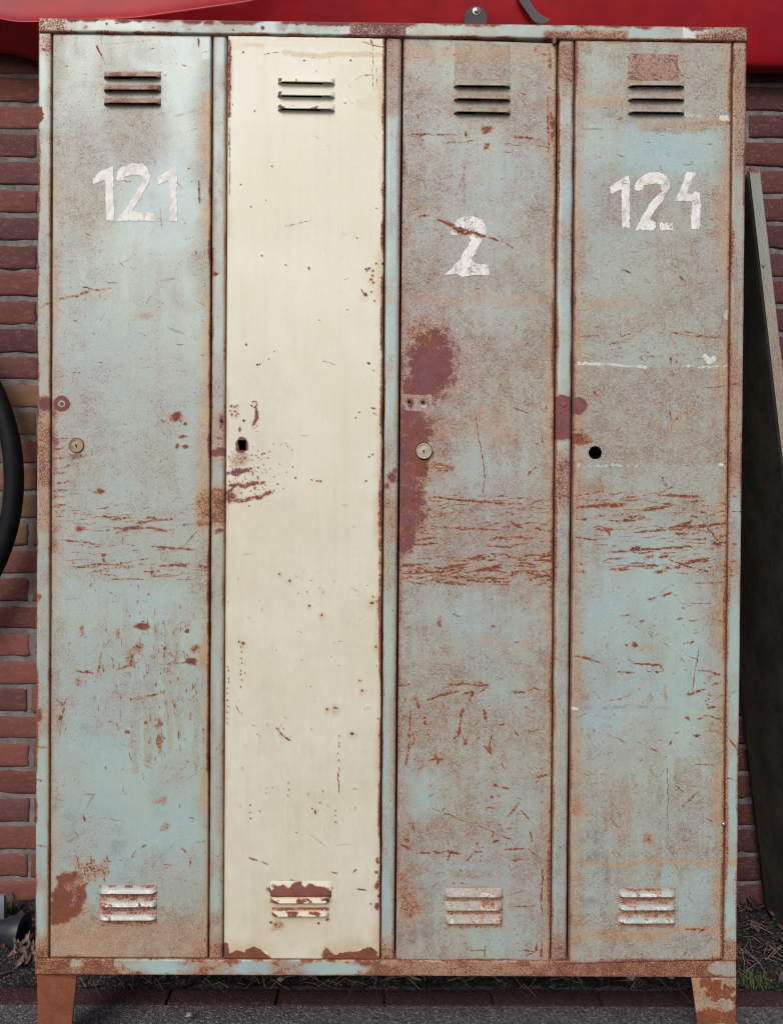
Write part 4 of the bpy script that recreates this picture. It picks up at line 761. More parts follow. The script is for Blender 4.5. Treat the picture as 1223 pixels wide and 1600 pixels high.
DQ = {1: [(83, 51.2), (330.2, 53), (324.3, 1497.5), (78.8, 1496.5)],
      2: [(356.2, 54.5), (601.2, 59.3), (593, 1499.6), (349.8, 1498.2)],
      3: [(630.3, 58), (869.3, 67.3), (859.2, 1501.6), (618.4, 1500.6)],
      4: [(899.6, 62.8), (1142.6, 67), (1128.6, 1500.4), (889.6, 1507)]}
DP = {1: paint_door_one, 2: paint_door_two, 3: paint_door_three, 4: paint_door_four}
DY = {1: .001, 2: -.0006, 3: .0012, 4: -.003}
EXTRA = {1: [], 2: [(371.5, 687.5, 385.5, 695), (373, 694.9, 384, 703)], 3: [], 4: [(929.3, 707.3, 10.3)]}
DL = {1: 'pale blue-green door bearing 121 with a brass lock', 2: 'cream painted door with an open key slot', 3: 'brown stained door bearing a lone 2', 4: 'blue-green door bearing 124 with an empty lock hole'}
def lift4(PX, PY): return .0004 * (sstep(978, 980, PX) * (1 - sstep(1057, 1059, PX)) * sstep(83, 85, PY) * (1 - sstep(124, 126, PY)))
def lift3(PX, PY): return .0005 * (sstep(708, 710, PX) * (1 - sstep(794, 796, PX)) * sstep(67, 69, PY) * (1 - sstep(124, 126, PY)))
DOORS = {}
for k in (1, 2, 3, 4):
    d = sheet('door', DQ[k], DY[k], .016, M['cream' if k == 2 else 'blue'], LOCK, DP[k], r=2.2, holes=slot_holes(k) + EXTRA[k], lift={3: lift3, 4: lift4}.get(k))
    d['label'] = DL[k]; DOORS[k] = d

def hood_paint(kind, seed):
    def f(p, QX, QY, V):
        v = V.ravel(); x = p.x; n = fbm(x, p.y, 12, seed, 4)
        if kind == 'rusttop': p.a['tan'][:] = .9; p.a['warm'][:] = .8; p.a['rust'] = np.clip(.30 + .75 * (n - .5) + .25 * v, 0, .75); p.a['pur'] = np.clip(.5 + (fbm(x, p.y, 25, seed + 2) - .5) * 2, 0, 1)
        if kind == 'tantop': p.a['tan'][:] = .85; p.a['warm'][:] = .75; p.a['rust'] = .36 * sstep(.45, .65, n)
        if kind == 'cream': p.a['rust'] = .7 * sstep(.60, .72, n) * (v > .4) + .9 * (np.abs(x - x.min() - 4) < 2.4) * (n > .4) * (v > .3) * (v < 1)
        if kind == 'palebottom': p.a['pale'] = np.clip(.40 + (n - .5) * 1.1, 0, 1) * sstep(.35, .6, v); p.a['tan'] = .9 - .55 * sstep(.2, .55, v); p.a['warm'][:] = .75; p.a['rust'] = np.maximum(.95 * (v > .93), .58 * sstep(.58, .72, n) * sstep(.2, .5, v)); p.a['rust'] = np.maximum(p.a['rust'], .62 * (1 - sstep(.15, .5, v)) * sstep(.30, .6, n))  # pale band paints skylight on the hood; lip rust includes its shadow line
        if kind == 'halfpale': p.a['pale'] = np.clip(.42 + (n - .5) * 1.2, 0, 1) * sstep(.2, .5, v); p.a['tan'][:] = .85; p.a['warm'][:] = .8; p.a['rust'] = np.maximum(.8 * (v > 1.02), .5 * sstep(.5, .65, n)); p.a['pur'][:] = .3  # pale band paints skylight on these hoods too
        if kind == 'creamrust': p.a['rust'] = np.maximum(.9 * sstep(.52, .60, n) * sstep(.25, .6, v), .8 * (v > 1.02)); p.a['rust'] = np.maximum(p.a['rust'], .62 * sstep(.55, .2, v)); p.a['pale'] = np.clip(.40 + (n - .5), 0, 1) * sstep(.4, .7, v); p.a['tan'][:] = .3; p.a['och'] = .5 * (1 - v).clip(0, 1); p.a['pur'][:] = .1  # pale paints skylight on the hood, among real rust
    return f
for k in (1, 2, 3, 4):
    top, bot = VENTS[k]
    for i, q in enumerate(top):
        hood(DOORS[k], *q, DY[k], M['cream' if k == 2 else 'blue'], (.004, .014, .016, .010)[k - 1], hood_paint(('rusttop', 'cream', 'tantop', 'tantop')[k - 1], 400 + 10 * k + i))
    for i, q in enumerate(bot):
        hood(DOORS[k], *q, DY[k], M['cream' if k == 2 else 'blue'], -.002, hood_paint(('palebottom', 'creamrust', 'halfpale', 'palebottom')[k - 1], 450 + 10 * k + i))
# the crushed top hood of the cream door
def crushed(p, X, Y, V):
    e = np.minimum(p.x - 422, 518 - p.x) / 48.; v = V.ravel(); n = fbm(p.x, p.y, 8, 488, 4)
    p.a['rust'] = np.clip(1.5 * sstep(.10, .55, v + .5 * np.sqrt(np.clip(e, 0, 1)) + (n - .5) * .9 - .35), 0, 1); p.a['pur'] = np.clip(.55 + (fbm(p.x, p.y, 20, 489, 3) - .5) * 1.6, 0, 1)
    p.stroke('pale', [(435, 1390), (455, 1394), (470, 1392)], 2.4, .7)
hood(DOORS[2], 422, 1376, 518, 1399, DY[2], M['cream'], -.002, crushed, p=.004)

# hand painted numbers: thin coats of paint lying on the doors
def digit(door, poly, ox, oy, sc_, Y, seed, wear=None, base=.18, extra=()):
    pts = np.array([(ox + x / sc_, oy + y / sc_) for x, y in poly], float)
    polys = [pts] + [np.array([(ox + x / sc_, oy + y / sc_) for x, y in e], float) for e in extra]
    allp = np.concatenate(polys)
    c = .85
    x0, y0 = allp.min(0) - 2; x1, y1 = allp.max(0) + 2
    gx = np.arange(x0, x1, c); gy = np.arange(y0, y1, c)
    X, Yy = np.meshgrid(gx, gy)
    cx = X[:-1, :-1] + c / 2; cy = Yy[:-1, :-1] + c / 2
    cx2 = cx + (fbm(cx, cy, 5, seed, 3) - .5) * 3.2; cy2 = cy + (fbm(cx, cy, 5, seed + 9, 3) - .5) * 3.2
    ins = np.zeros(cx.shape, bool)
    for P_ in polys:
        t = np.zeros(cx.shape, bool)
        for a, b in zip(P_, np.roll(P_, -1, 0)):
            cond = (a[1] > cy2) != (b[1] > cy2)
            with np.errstate(divide='ignore', invalid='ignore'): xi = (b[0] - a[0]) * (cy2 - a[1]) / (b[1] - a[1]) + a[0]
            t ^= cond & (cx2 < xi)
        ins |= t
    idx = np.arange(X.size).reshape(X.shape)
    Fq = np.stack([idx[:-1, :-1], idx[1:, :-1], idx[1:, 1:], idx[:-1, 1:]], -1)[ins]
    used = np.unique(Fq); re = np.full(X.size, -1); re[used] = np.arange(len(used)); Fq = re[Fq]
    xs, ys = X.ravel()[used], Yy.ravel()[used]
    P3 = at(xs, ys, Y - .0006)
    pt = Paint(xs, ys)
    if wear: wear(pt)
    w = np.clip(base + (fbm(xs, ys, 9, seed + 4, 3) - .5) * .25 + pt.a['rust'], 0, 1)
    st = .5 * fbm(xs, ys, 2.2, seed + 5, 2, sy=30) + .5 * fbm(xs + ys * .6, ys, 3, seed + 6, 2, sy=24)
    return link('painted_digit', np_mesh('painted_digit', P3, Fq, {'wear': w, 'streak': st}), M['number'], door)
A1 = [(110, 285), (190, 205), (340, 140), (346, 400), (350, 750), (310, 757), (262, 740), (255, 560), (250, 300), (190, 318), (135, 340), (115, 335)]
A2 = [(375, 300), (385, 200), (440, 140), (560, 105), (680, 115), (735, 180), (757, 250), (735, 330), (690, 420), (550, 650), (780, 668), (820, 720), (815, 757), (385, 752), (385, 735), (520, 560), (660, 330), (682, 260), (640, 235), (540, 240), (470, 260), (460, 300), (400, 308)]
A3 = [(835, 270), (930, 200), (1040, 140), (1057, 160), (1055, 400), (1062, 762), (975, 757), (970, 400), (965, 300), (900, 322), (840, 350)]
for j, (poly, b) in enumerate(((A1, .19), (A2, .20), (A3, .17))): digit(DOORS[1], poly, 130, 240, 7.194, DY[1], 500 + j, None, b)
B2 = [(235, 440), (300, 290), (380, 210), (500, 178), (620, 185), (740, 240), (800, 350), (802, 460), (740, 575), (570, 860), (640, 935), (850, 945), (852, 1118), (640, 1120), (420, 1135), (300, 1100), (150, 1112), (230, 1040), (330, 935), (520, 640), (565, 560), (550, 515), (420, 480), (255, 482)]
def wear2(p):
    for q, w in (([(685, 343), (700, 350), (712, 358), (735, 366)], 8), ([(714, 362), (730, 367)], 7), ([(735, 364), (757, 372)], 6), ([(756, 368), (764, 374)], 6)): p.stroke('rust', q, w, .8, 1.5, 3)
digit(DOORS[3], B2, 680, 320, 10.19, DY[3], 510, wear2, .29)
C1 = [(90, 270), (140, 225), (300, 132), (312, 240), (308, 735), (265, 715), (225, 735), (218, 290), (150, 315), (110, 340), (95, 335)]
C2 = [(368, 290), (385, 210), (440, 150), (520, 105), (620, 100), (690, 110), (750, 180), (762, 270), (720, 330), (690, 400), (620, 500), (535, 625), (600, 660), (600, 720), (560, 757), (450, 757), (440, 740), (370, 757), (470, 570), (550, 440), (672, 310), (660, 230), (570, 240), (470, 250), (455, 300), (400, 315)]
C2b = [(640, 680), (670, 655), (700, 690), (720, 665), (765, 690), (755, 655), (800, 660), (800, 755), (645, 752)]
C3 = [(955, 95), (1050, 100), (950, 340), (1000, 358), (1040, 310), (1100, 330), (1107, 480), (1092, 742), (998, 742), (1010, 430), (815, 425), (870, 305)]
digit(DOORS[4], C1, 940, 255, 7.194, DY[4] , 520, None, .24); digit(DOORS[4], C2, 940, 255, 7.194, DY[4], 521, None, .24, (C2b,)); digit(DOORS[4], C3, 940, 255, 7.194, DY[4], 522, None, .20)

# locks
def lock(door, px, py, r, Y, mat, raised):
    c = at(px, py, Y); R_ = r * .00109; mb = MB()
    prof = [(.004, R_ * 1.0), (-raised, R_), (-raised - .0006, R_ * .95), (-raised - .0006, R_ * .84), (-raised + .0007, R_ * .80), (-raised + .0003, R_ * .3), (-raised + .0003, 0)]
    mb.lathe(c, (0, 1, 0), prof, 40); lk = mb.build('lock', mat, door)
    kb = MB(); z = c[2]; x = c[0]
    kb.box(x - .0007, x + .0007, c[1] - raised - .0001, c[1] - raised + .0018, z - .0042, z + .0015); kb.box(x - .0022, x - .0003, c[1] - raised - .0002, c[1] - raised + .0018, z - .001, z + .0018)
    kb.build('keyhole_dark_block', M['black'], lk, smooth=False)  # solid black block drawn for the dark inside of the key slot
    rb = MB(); rb.lathe(c, (0, 1, 0), [(.001, R_ * 1.12), (-.0007, R_ * 1.10), (-.0008, R_ * 1.0), (.001, R_ * 1.0)], 40); rb.build('gasket', M['inside'], lk)
lock(DOORS[1], 120.3, 696.2, 10.8, DY[1], M['lock'], .0012)
lock(DOORS[3], 662.3, 705.0, 12.3, DY[3], M['lock_grey'], .0035)
# hinge pins and the rivet of the last door
def pin(door, px, py0, py1, r, Y):
    a, b = at(px, py0, Y), at(px, py1, Y); mb = MB(); mb.lathe(b, a - b, [(-.0004, 0), (0, r * .7), (.0008, r), (float(np.linalg.norm(a - b)) - .0008, r), (float(np.linalg.norm(a - b)), r * .8), (float(np.linalg.norm(a - b)), 0)], 14); mb.build('hinge_pin', M['pin'], door)
pin(DOORS[3], 865.5, 58, 69.5, .0032, -.0015)
mb = MB(); mb.lathe(at(1129.6, 1287.6, -.003), (0, -1, 0), [(-.001, .0045), (.001, .0042), (.003, .0024), (.0036, 0)], 18); mb.build('rivet', M['steel'], DOORS[4])
mb = MB(); mb.lathe(at(881, 633, .0008), (0, -1, 0), [(-.001, .0038), (.0008, .0036), (.0018, .002), (.002, 0)], 18); mb.build('rivet', M['pin'], LOCK)

# legs: folded tapering angle plates at the four corners
def leg_paint(orange):
    def f(p):
        common_wear(p, 600 + int(orange * 10), .8, .4, 30); p.a['warm'][:] = .8
        n = fbm(p.x, p.y, 16, 611, 4)
        p.a['rust'] = np.clip((.95 if orange else .10) + (n - .5) * .6, 0, 1); p.a['pur'][:] = 0.0
        if not orange:
            p.stroke('rust', [(1098, 1530), (1112, 1545), (1128, 1558), (1152, 1572)], 26, .95, 4, 14, pur=0.); p.blob('rust', 1105, 1590, 26, 16, .8, .4, 12, pur=0.); p.blob('rust', 1142, 1590, 14, 22, .9, .3, 8, pur=0.); p.blob('rust', 1088, 1545, 10, 24, .42, .5, 8, pur=0.); p.blob('rust', 1132, 1570, 14, 8, .8, .4, 8, mode='sub'); p.edge('rust', 1080, 1528, 1152, 1529, 6, .6, 612, .5)
        else: p.edge('blk', 57, 1524, 120, 1527, 2.4, .5, 613, .5)
    return f
def leg(front_quad, Y, orange, outer, back):
    o = sheet('leg', front_quad, Y, .004, M['rusty'], LOCK, leg_paint(orange), cell=2.2, r=1.5)
    return o
# front pair: front plates read from the photo, carried down to the paving
zq = lambda x: None
leg([(57.5, 1523.8), (120.5, 1525.4), (106, 1664), (61, 1664)], .001, True, -1, False)
leg([(1080, 1528.2), (1150, 1528.4), (1149, 1664), (1098, 1664)], .001, False, 1, False)
def side_leg(x, y0, y1, sgn):
    mb = MB(); bm = mb.bm
    a = [(x, y0, LEG - .001), (x, y1, LEG - .001), (x, y1 - .018 * sgn if sgn > 0 else y1, 0.001), (x, y0 if sgn > 0 else y0 + .018, 0.001)]
    f = bm.faces.new([bm.verts.new(v) for v in a]); r_ = bmesh.ops.extrude_face_region(bm, geom=[f])
    for v in [q for q in r_['geom'] if isinstance(q, bmesh.types.BMVert)]: v.co.x += .003 * (1 if x < 0 else -1)
    bmesh.ops.subdivide_edges(bm, edges=bm.edges[:], cuts=3)
    return mb
def add_attrs(o, rust):
    me = o.data
    for a in ATT:
        t = me.attributes.new(a, 'FLOAT', 'POINT'); t.data.foreach_set('value', np.full(len(me.vertices), {'rust': rust, 'tan': .7, 'warm': .7}.get(a, 0.), np.float32))
for x, ru in ((-.597, .95), (.597, .6)):
    o = side_leg(x, .0055, .07, 1).build('leg_flange', M['rusty'], LOCK, smooth=False); add_attrs(o, ru)
    o = side_leg(x, .43, .497, -1).build('leg', M['rusty'], LOCK, smooth=False); add_attrs(o, ru)

# ------------------------------------------------------------------ brick wall behind
WALLY = .535
WALL = empty('brick_wall', (0, WALLY, 0))
tag(WALL, 'old red-brown brick wall with pale mortar joints behind the locker', 'wall')
zt = at(25, 117.8, WALLY)[2]; zb = at(25, 1374, WALLY)[2]
pitch = (zt - zb) / 29.; joint = .0115
xj = at(52, 1000, WALLY)[0]
V_, F_, C_ = [], [], []; base = 0
r = np.random.RandomState(12)
pal = [tuple(1.0 * q for q in c_) for c_ in ((.150, .052, .048), (.175, .062, .052), (.120, .048, .052), (.200, .105, .060), (.165, .092, .055), (.105, .042, .048), (.190, .070, .058))]
nx_, nz_ = 12, 5
kz0 = math.ceil((0 - zb) / pitch) - 1
for k in range(kz0, 44):
    z0 = zb + k * pitch + joint / 2; z1 = z0 + pitch - joint
    if z1 < -.03 or z0 > 2.75: continue
    L = .2246; off = xj + (0 if k % 2 == 0 else L / 2) + r.uniform(-.004, .004) + (.018 if z0 > .95 else 0)
    for i in range(-12, 16):
        x0 = off + i * L; x1 = x0 + L - .011
        if x1 < -2.4 or x0 > 2.4: continue
        a, b = x0 + r.uniform(-.002, .002), x1 + r.uniform(-.002, .002); c, d = z0 + r.uniform(-.0012, .0012), z1 + r.uniform(-.0012, .0012)
        if i == -1 and k % 2 == 0 : pass
        gu = np.array([0, .02, .06, .14, .26, .4, .6, .74, .86, .94, .98, 1]); gv = np.array([0, .1, .35, .65, .9, 1][:nz_ + 1])
        U, Vv = np.meshgrid(gu, gv)
        X = a + (b - a) * U; Z = c + (d - c) * Vv
        edge_u = np.minimum(U, 1 - U) * (b - a); edge_v = np.minimum(Vv, 1 - Vv) * (d - c)
        e = np.minimum(edge_u, edge_v); rr = .0022
        Yv = WALLY + rr - np.sqrt(np.maximum(rr*rr - (rr - np.clip(e, 0, rr))**2, 0)) + r.normal(0, .0004, X.shape) + r.uniform(-.001, .001)
        X = X + r.normal(0, .0012, X.shape); Z = Z + r.normal(0, .0012, X.shape)
        bd = np.concatenate([np.arange(len(gu)), (np.arange(1, len(gv)) + 1) * len(gu) - 1, len(gu) * len(gv) - 2 - np.arange(len(gu) - 1), (len(gv) - 2 - np.arange(len(gv) - 2)) * len(gu)])
        P_ = np.stack([X, Yv, Z], -1).reshape(-1, 3); back = P_[bd].copy(); back[:, 1] = WALLY + .03
        id_ = np.arange(len(P_)).reshape(len(gv), len(gu))
        q = np.stack([id_[:-1, :-1], id_[:-1, 1:], id_[1:, 1:], id_[1:, :-1]], -1).reshape(-1, 4)
        kk = np.arange(len(bd)); k2 = (kk + 1) % len(bd)
        s_ = np.stack([bd[k2], bd[kk], len(P_) + kk, len(P_) + k2], -1)
        V_.append(np.concatenate([P_, back])); F_.append(np.concatenate([q, s_]) + base); base += len(P_) + len(bd)
        zc = (z0 + z1) / 2
        wts = np.array([1, 1, .8, .5, .5, .8, .8])
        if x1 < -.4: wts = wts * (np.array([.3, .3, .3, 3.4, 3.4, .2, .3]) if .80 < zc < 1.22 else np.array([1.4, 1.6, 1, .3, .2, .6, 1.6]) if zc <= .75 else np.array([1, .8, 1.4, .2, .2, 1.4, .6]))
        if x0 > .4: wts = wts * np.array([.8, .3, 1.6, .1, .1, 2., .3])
        t = np.array(pal[r.choice(7, p=wts / wts.sum())]) * r.uniform(.85, 1.15) * (.72 if x0 > .3 else .95)  # right-hand bricks darkened in colour for the shade beside the locker
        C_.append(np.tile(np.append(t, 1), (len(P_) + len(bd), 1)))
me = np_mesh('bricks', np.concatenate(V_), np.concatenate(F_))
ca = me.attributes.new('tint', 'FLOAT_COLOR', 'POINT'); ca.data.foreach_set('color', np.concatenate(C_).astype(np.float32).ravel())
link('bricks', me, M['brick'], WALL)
gx, gz = np.meshgrid(np.linspace(-2.35, 2.35, 240), np.linspace(-.02, 2.7, 300))
gy = WALLY + .0032 + .003 * (fbm(gx * 1000, gz * 1000, 14, 15, 3) - .5)
idx = np.arange(gx.size).reshape(gx.shape)
link('mortar', np_mesh('mortar', np.stack([gx, gy, gz], -1).reshape(-1, 3), np.stack([idx[:-1, :-1], idx[:-1, 1:], idx[1:, 1:], idx[1:, :-1]], -1).reshape(-1, 4)), M['mortar'], WALL)

# ------------------------------------------------------------------ ground
def flat(name, x0, x1, y0, y1, z, mat, nx=2, ny=2, amp=0., seed=0, scale=40):
    gx, gy = np.meshgrid(np.linspace(x0, x1, nx), np.linspace(y0, y1, ny))
    gz = np.full(gx.shape, z) if not amp else z + amp * (fbm(gx * 1000, gy * 1000, scale, seed, 5) - .5) * 2
    idx = np.arange(gx.size).reshape(gx.shape)
    me = np_mesh(name, np.stack([gx, gy, gz], -1).reshape(-1, 3), np.stack([idx[:-1, :-1], idx[:-1, 1:], idx[1:, 1:], idx[1:, :-1]], -1).reshape(-1, 4))
    return tag(link(name, me, mat), kind='structure')
ye0 = at(600, 1569, 0)  # only used to read depth of the edging row
def ground_y(px, py):
    L = np.array([(px - 611.5) / F, 1, (800 - py) / F]) @ RM.T; t = (0 - CZ) / L[2]; return float(CY + L[1] * t), float(CX + L[0] * t)
yA = ground_y(600, 1570)[0]; yB = ground_y(600, 1547)[0]
flat('ground', -60, 60, -60, 60, -.012, M['paving'])
flat('paving', -4, .80, -4.0, yA - .003, .0, M['paving'], 260, 220, .0012, 5, 30)
flat('soil_bed', -4, 4, yB + .003, WALLY + .02, .004, M['bed'], 900, 120, .012, 6, 50)
# edging: a row of bricks on edge, one structure
mb = MB(); rr = np.random.RandomState(4); x = -2.3
while x < 2.3:
    L = .205 + rr.uniform(-.004, .004)
    mb.box(x, x + L, yA + rr.uniform(-.001, .001), yB + rr.uniform(-.002, .002), -.05, .002 + rr.uniform(-.002, .002), .003); x += L + .004
# the border also turns towards the camera on the right side
y = yA - .01
while y > -2.2:
    for c in range(4):
        mb.box(.812 + c * .062 + (.0 if c else 0) , .812 + c * .062 + .058, y - .205, y, -.05, .002 + rr.uniform(-.002, .002), .003)
    y -= .21
tag(mb.build('edging', M['edging']), kind='structure')

# ------------------------------------------------------------------ red hull lying on top of the locker
HULL = empty('boat', (0, .47, 1.96))
tag(HULL, 'glossy red plastic boat hull hung along the brick wall above the locker', 'boat')
HB = ([-500, -200, 0, 60, 150, 400, 800, 1223, 1700], [10, 50, 76, 92, 101, 103, 104, 106.5, 110])      # lower edge
HC = ([-500, 0, 60, 220, 400, 480, 700, 1300, 1700], [40, 35, 34, 27, 0, -40, -75, -95, -100])          # crease between the two faces
Y_B, Y_C = .478, .405
def hull_section(px):
    zb_ = float(at(px, np.interp(px, *HB), Y_B)[2]); zc_ = float(at(px, np.interp(px, *HC), Y_C)[2]); zc_ = max(zc_, zb_ + .03)
    top = float(at(px, -190, .47)[2])
    pts = [(.526, zb_ + .012), (.505, zb_ + .001), (Y_B, zb_), (Y_B - .008, zb_ + .006)]
    for t in (.12, .35, .6, .85, .96, 1.0): pts.append((Y_B - .008 - (Y_B - .008 - Y_C) * t ** .8, zb_ + .006 + (zc_ - zb_ - .006) * t))
    for t in (.03, .12, .35, .65, 1.0): pts.append((Y_C + .003 + .075 * t, zc_ + (top - zc_) * t * .95))
    pts += [(.505, top), (.526, top - .02), (.528, (top + zb_) / 2)]
    return pts
def hull_y(px, py):
    b_, c_ = np.interp(px, *HB), np.interp(px, *HC)
    t = min(max((b_ - py) / (b_ - c_), 0), 1)
    return Y_B - .008 - (Y_B - .008 - Y_C) * t ** .8
xs = np.linspace(-420, 1620, 110); rows = []
for px in xs:
    xw = at(px, 90, .45)[0]
    rows.append([(xw, yy, zz) for yy, zz in hull_section(px)])
A = np.array(rows); n, k = A.shape[:2]; idx = np.arange(n * k).reshape(n, k); nxt = np.roll(idx, -1, 1)
Fq = np.stack([idx[:-1], idx[1:], nxt[1:], nxt[:-1]], -1).reshape(-1, 4)
ho = link('hull', np_mesh('hull', A.reshape(-1, 3), Fq), M['hull'], HULL)
bm = bmesh.new(); bm.from_mesh(ho.data)
for e_ in (idx[0], idx[-1]):
    bm.verts.ensure_lookup_table(); bm.faces.new([bm.verts[i] for i in e_])
bmesh.ops.recalc_face_normals(bm, faces=bm.faces); bm.to_mesh(ho.data); bm.free()
for p_ in ho.data.polygons: p_.use_smooth = True
sub = ho.modifiers.new('smooth', 'SUBSURF'); sub.levels = 1; sub.render_levels = 2
# rubber tab with a bolt, low on the hull
yt = hull_y(742, 15) - .010
cb = at(743, 27, yt)
mb = MB(); bm = mb.bm
Rt = 17.5 / F * (yt - CY); prof = [(cb[0] - Rt, cb[2] - .028)] + [(cb[0] - Rt * math.cos(t), cb[2] + .000 + Rt * math.sin(t)) for t in np.linspace(0, math.pi, 22)] + [(cb[0] + Rt, cb[2] - .028)]
f = bm.faces.new([bm.verts.new((x, yt, z)) for x, z in prof]); ex = bmesh.ops.extrude_face_region(bm, geom=[f])
for v in [q for q in ex['geom'] if isinstance(q, bmesh.types.BMVert)]: v.co.y += .016
tb = mb.build('fixing_tab', M['tab'], HULL)
mb = MB(); bc = at(744, 17.5, yt); mb.lathe(bc, (0, -1, 0), [(-.002, .0085), (.0012, .0085), (.0016, .0062), (.0045, .0058), (.0058, .004), (.0062, 0)], 24); mb.build('bolt', M['steel'], tb)
# strap hanging down over the hull
mb = MB(); bm = mb.bm; prev = None
path = [(806, -60, 16), (812, -10, 16), (823, 8, 14), (834, 24, 13), (842, 31, 18), (856, 36, 20)]
for i, (px, py, w_) in enumerate(path):
    y_ = hull_y(px, py) - .008 - .001 * i; a = at(px - w_ / 2, py + w_ * .25, y_); b = at(px + w_ / 2, py - w_ * .25, y_ - .004)
    vs = [bm.verts.new(a), bm.verts.new(b)]
    if prev: bm.faces.new((prev[0], prev[1], vs[1], vs[0]))
    prev = vs
so = mb.build('strap', M['strap']); tag(so, 'grey webbing strap hanging down the red hull', 'strap')
sm = so.modifiers.new('thick', 'SOLIDIFY'); sm.thickness = .0015
ss_ = so.modifiers.new('smooth', 'SUBSURF'); ss_.levels = 1; ss_.render_levels = 2

# ------------------------------------------------------------------ spare steel door leaning at the right
PAN = empty('steel_panel', (.85, .33, 0))
tag(PAN, 'narrow steel panel with pale folded edge leaning on edge beside the locker', 'panel')
yF, yK = .18, .50
topR = at(1186.5, 268, yF); sl = .128
H_ = float(topR[2]); xtop = float(topR[0]); wE = .0205
def panel_x(z): return xtop + sl * (H_ - z)
nz = 150
def strip(name, f0, f1, mat, n=10, paint=None, parent=PAN):
    """ruled strip between two edge functions of z"""
    zs = np.linspace(.003, H_, nz); A_ = np.array([[np.array(f0(z)) * (1 - t) + np.array(f1(z)) * t for t in np.linspace(0, 1, n)] for z in zs])
    idx = np.arange(nz * n).reshape(nz, n); Fq = np.stack([idx[:-1, :-1], idx[:-1, 1:], idx[1:, 1:], idx[1:, :-1]], -1).reshape(-1, 4)
    px_ = 611.5 + (A_[..., 0] - CX) / (A_[..., 1] - CY) * F; py_ = 800 - (A_[..., 2] - CZ) / (A_[..., 1] - CY) * F
    pt = Paint(px_.ravel(), py_.ravel())
    if paint: paint(pt)
    o = link(name, np_mesh(name, A_.reshape(-1, 3), Fq, pt.a), mat, parent)
    sd = o.modifiers.new('thick', 'SOLIDIFY'); sd.thickness = .0012; sd.offset = 0
    return o
def p_edge(p):
    common_wear(p, 700, .55, .5, 50); p.a['warm'] = np.clip(.3 + .6 * sstep(380, 640, p.y) + (fbm(p.x, p.y, 40, 701) - .5) * .4, 0, 1); p.a['tan'] = np.clip(.35 + .5 * sstep(330, 620, p.y), 0, 1)
    p.edge('gry', 1196, 420, 1200, 520, 3, .8, 702, .6, sl=20); p.blob('rust', 1177, 272, 14, 8, .6, .5, 6); p.dots('rust', [(1192, 415, 3), (1196, 475, 3), (1197, 485, 2.4)], .8); p.dots('rust', colours_px(1170, 1223, 270, 760, 26, 703).tolist(), .6)
M['panel_edge'] = mat_paint('pale_grey_paint', (.21, .26, .255), (.24, .26, .24))
M['panel_face'] = mat_simple('dark_grey_steel', (.075, .074, .066), (.040, .040, .038), 9, .55, 0, .3, .0008, .3)  # dark grey for the broad face and back edge
strip('folded_edge', lambda z: (panel_x(z) - wE, yF + .0, z), lambda z: (panel_x(z), yF + .0, z), M['panel_edge'], 14, p_edge)
strip('face', lambda z: (panel_x(z) - wE + .0012, yF + .0015, z), lambda z: (panel_x(z) - wE + .0012, yK, z), M['panel_face'], 24, None)
strip('back_sheet', lambda z: (panel_x(z) - .0012, yF + .0015, z), lambda z: (panel_x(z) - .0012, yK, z), M['panel_edge'], 24, p_edge)
strip('back_edge', lambda z: (panel_x(z) - wE + .002, yK + .001, z), lambda z: (panel_x(z), yK + .001, z), M['panel_face'], 6, None)
mb = MB(); mb.lathe((xtop - .012, yF + .008, H_ - .002), (-.1, 0, 1), [(0, .0075), (.006, .0075), (.007, .004), (.013, .0038), (.014, 0)], 16); mb.build('hinge_pin', M['pin'], PAN)
for py in (414, ):
    c = at(1192, py, yF - .0008); mb = MB(); mb.lathe(c, (0, -1, 0), [(0, .005), (.0012, .0045), (.0018, .002), (.0019, 0)], 16); mb.build('rivet', M['pebble'], PAN)

# ------------------------------------------------------------------ wheel hung on the wall, left
yW = .455; dW = yW - CY
RW = 335 / F * dW; cW = at(34 - 335, 747, yW)
WH = empty('wheel', (float(cW[0]), yW, float(cW[2])))
tag(WH, 'large black-tyred wheel hanging on the brick wall left of the locker', 'wheel')
rt = 29 / F * dW / 2
mb = MB(); N = 160
prof = [(rt * math.cos(t), rt * math.sin(t)) for t in np.linspace(0, 2 * math.pi, 16, endpoint=False)]
rings = []
for i in range(N):
    a = 2 * math.pi * i / N
    rings.append([mb.bm.verts.new((cW[0] + math.cos(a) * (RW - rt + u), yW + v, cW[2] + math.sin(a) * (RW - rt + u))) for u, v in prof])
for i in range(N):
    a, b = rings[i], rings[(i + 1) % N]
    for j in range(16): mb.bm.faces.new((a[j], a[(j + 1) % 16], b[(j + 1) % 16], b[j]))
mb.build('tyre', M['tyre'], WH)
Rr = RW - 2 * rt + .004
mb = MB(); mb.lathe((cW[0], yW, cW[2]), (0, 1, 0), [(-.008, Rr), (-.009, Rr - .002), (-.006, Rr - .006), (.006, Rr - .006), (.009, Rr - .002), (.008, Rr), (-.008, Rr)], 128); mb.build('rim', M['rim'], WH)
mb = MB(); mb.lathe((cW[0], yW, cW[2]), (0, 1, 0), [(-.04, 0), (-.04, .012), (-.03, .03), (-.026, .014), (.026, .014), (.03, .03), (.04, .012), (WALLY - yW + .002, .008), (WALLY - yW + .002, 0)], 28); mb.build('hub', M['rim'], WH)
for i in range(18):
    a = 2 * math.pi * i / 18; s_ = .02 * (1 if i % 2 else -1); mb = MB()
    mb.tube([(cW[0] + .026 * math.cos(a), yW + s_, cW[2] + .026 * math.sin(a)), (cW[0] + (Rr - .004) * math.cos(a + .1), yW, cW[2] + (Rr - .004) * math.sin(a + .1))], .0012, 6); mb.build('spoke', M['rim'], WH)

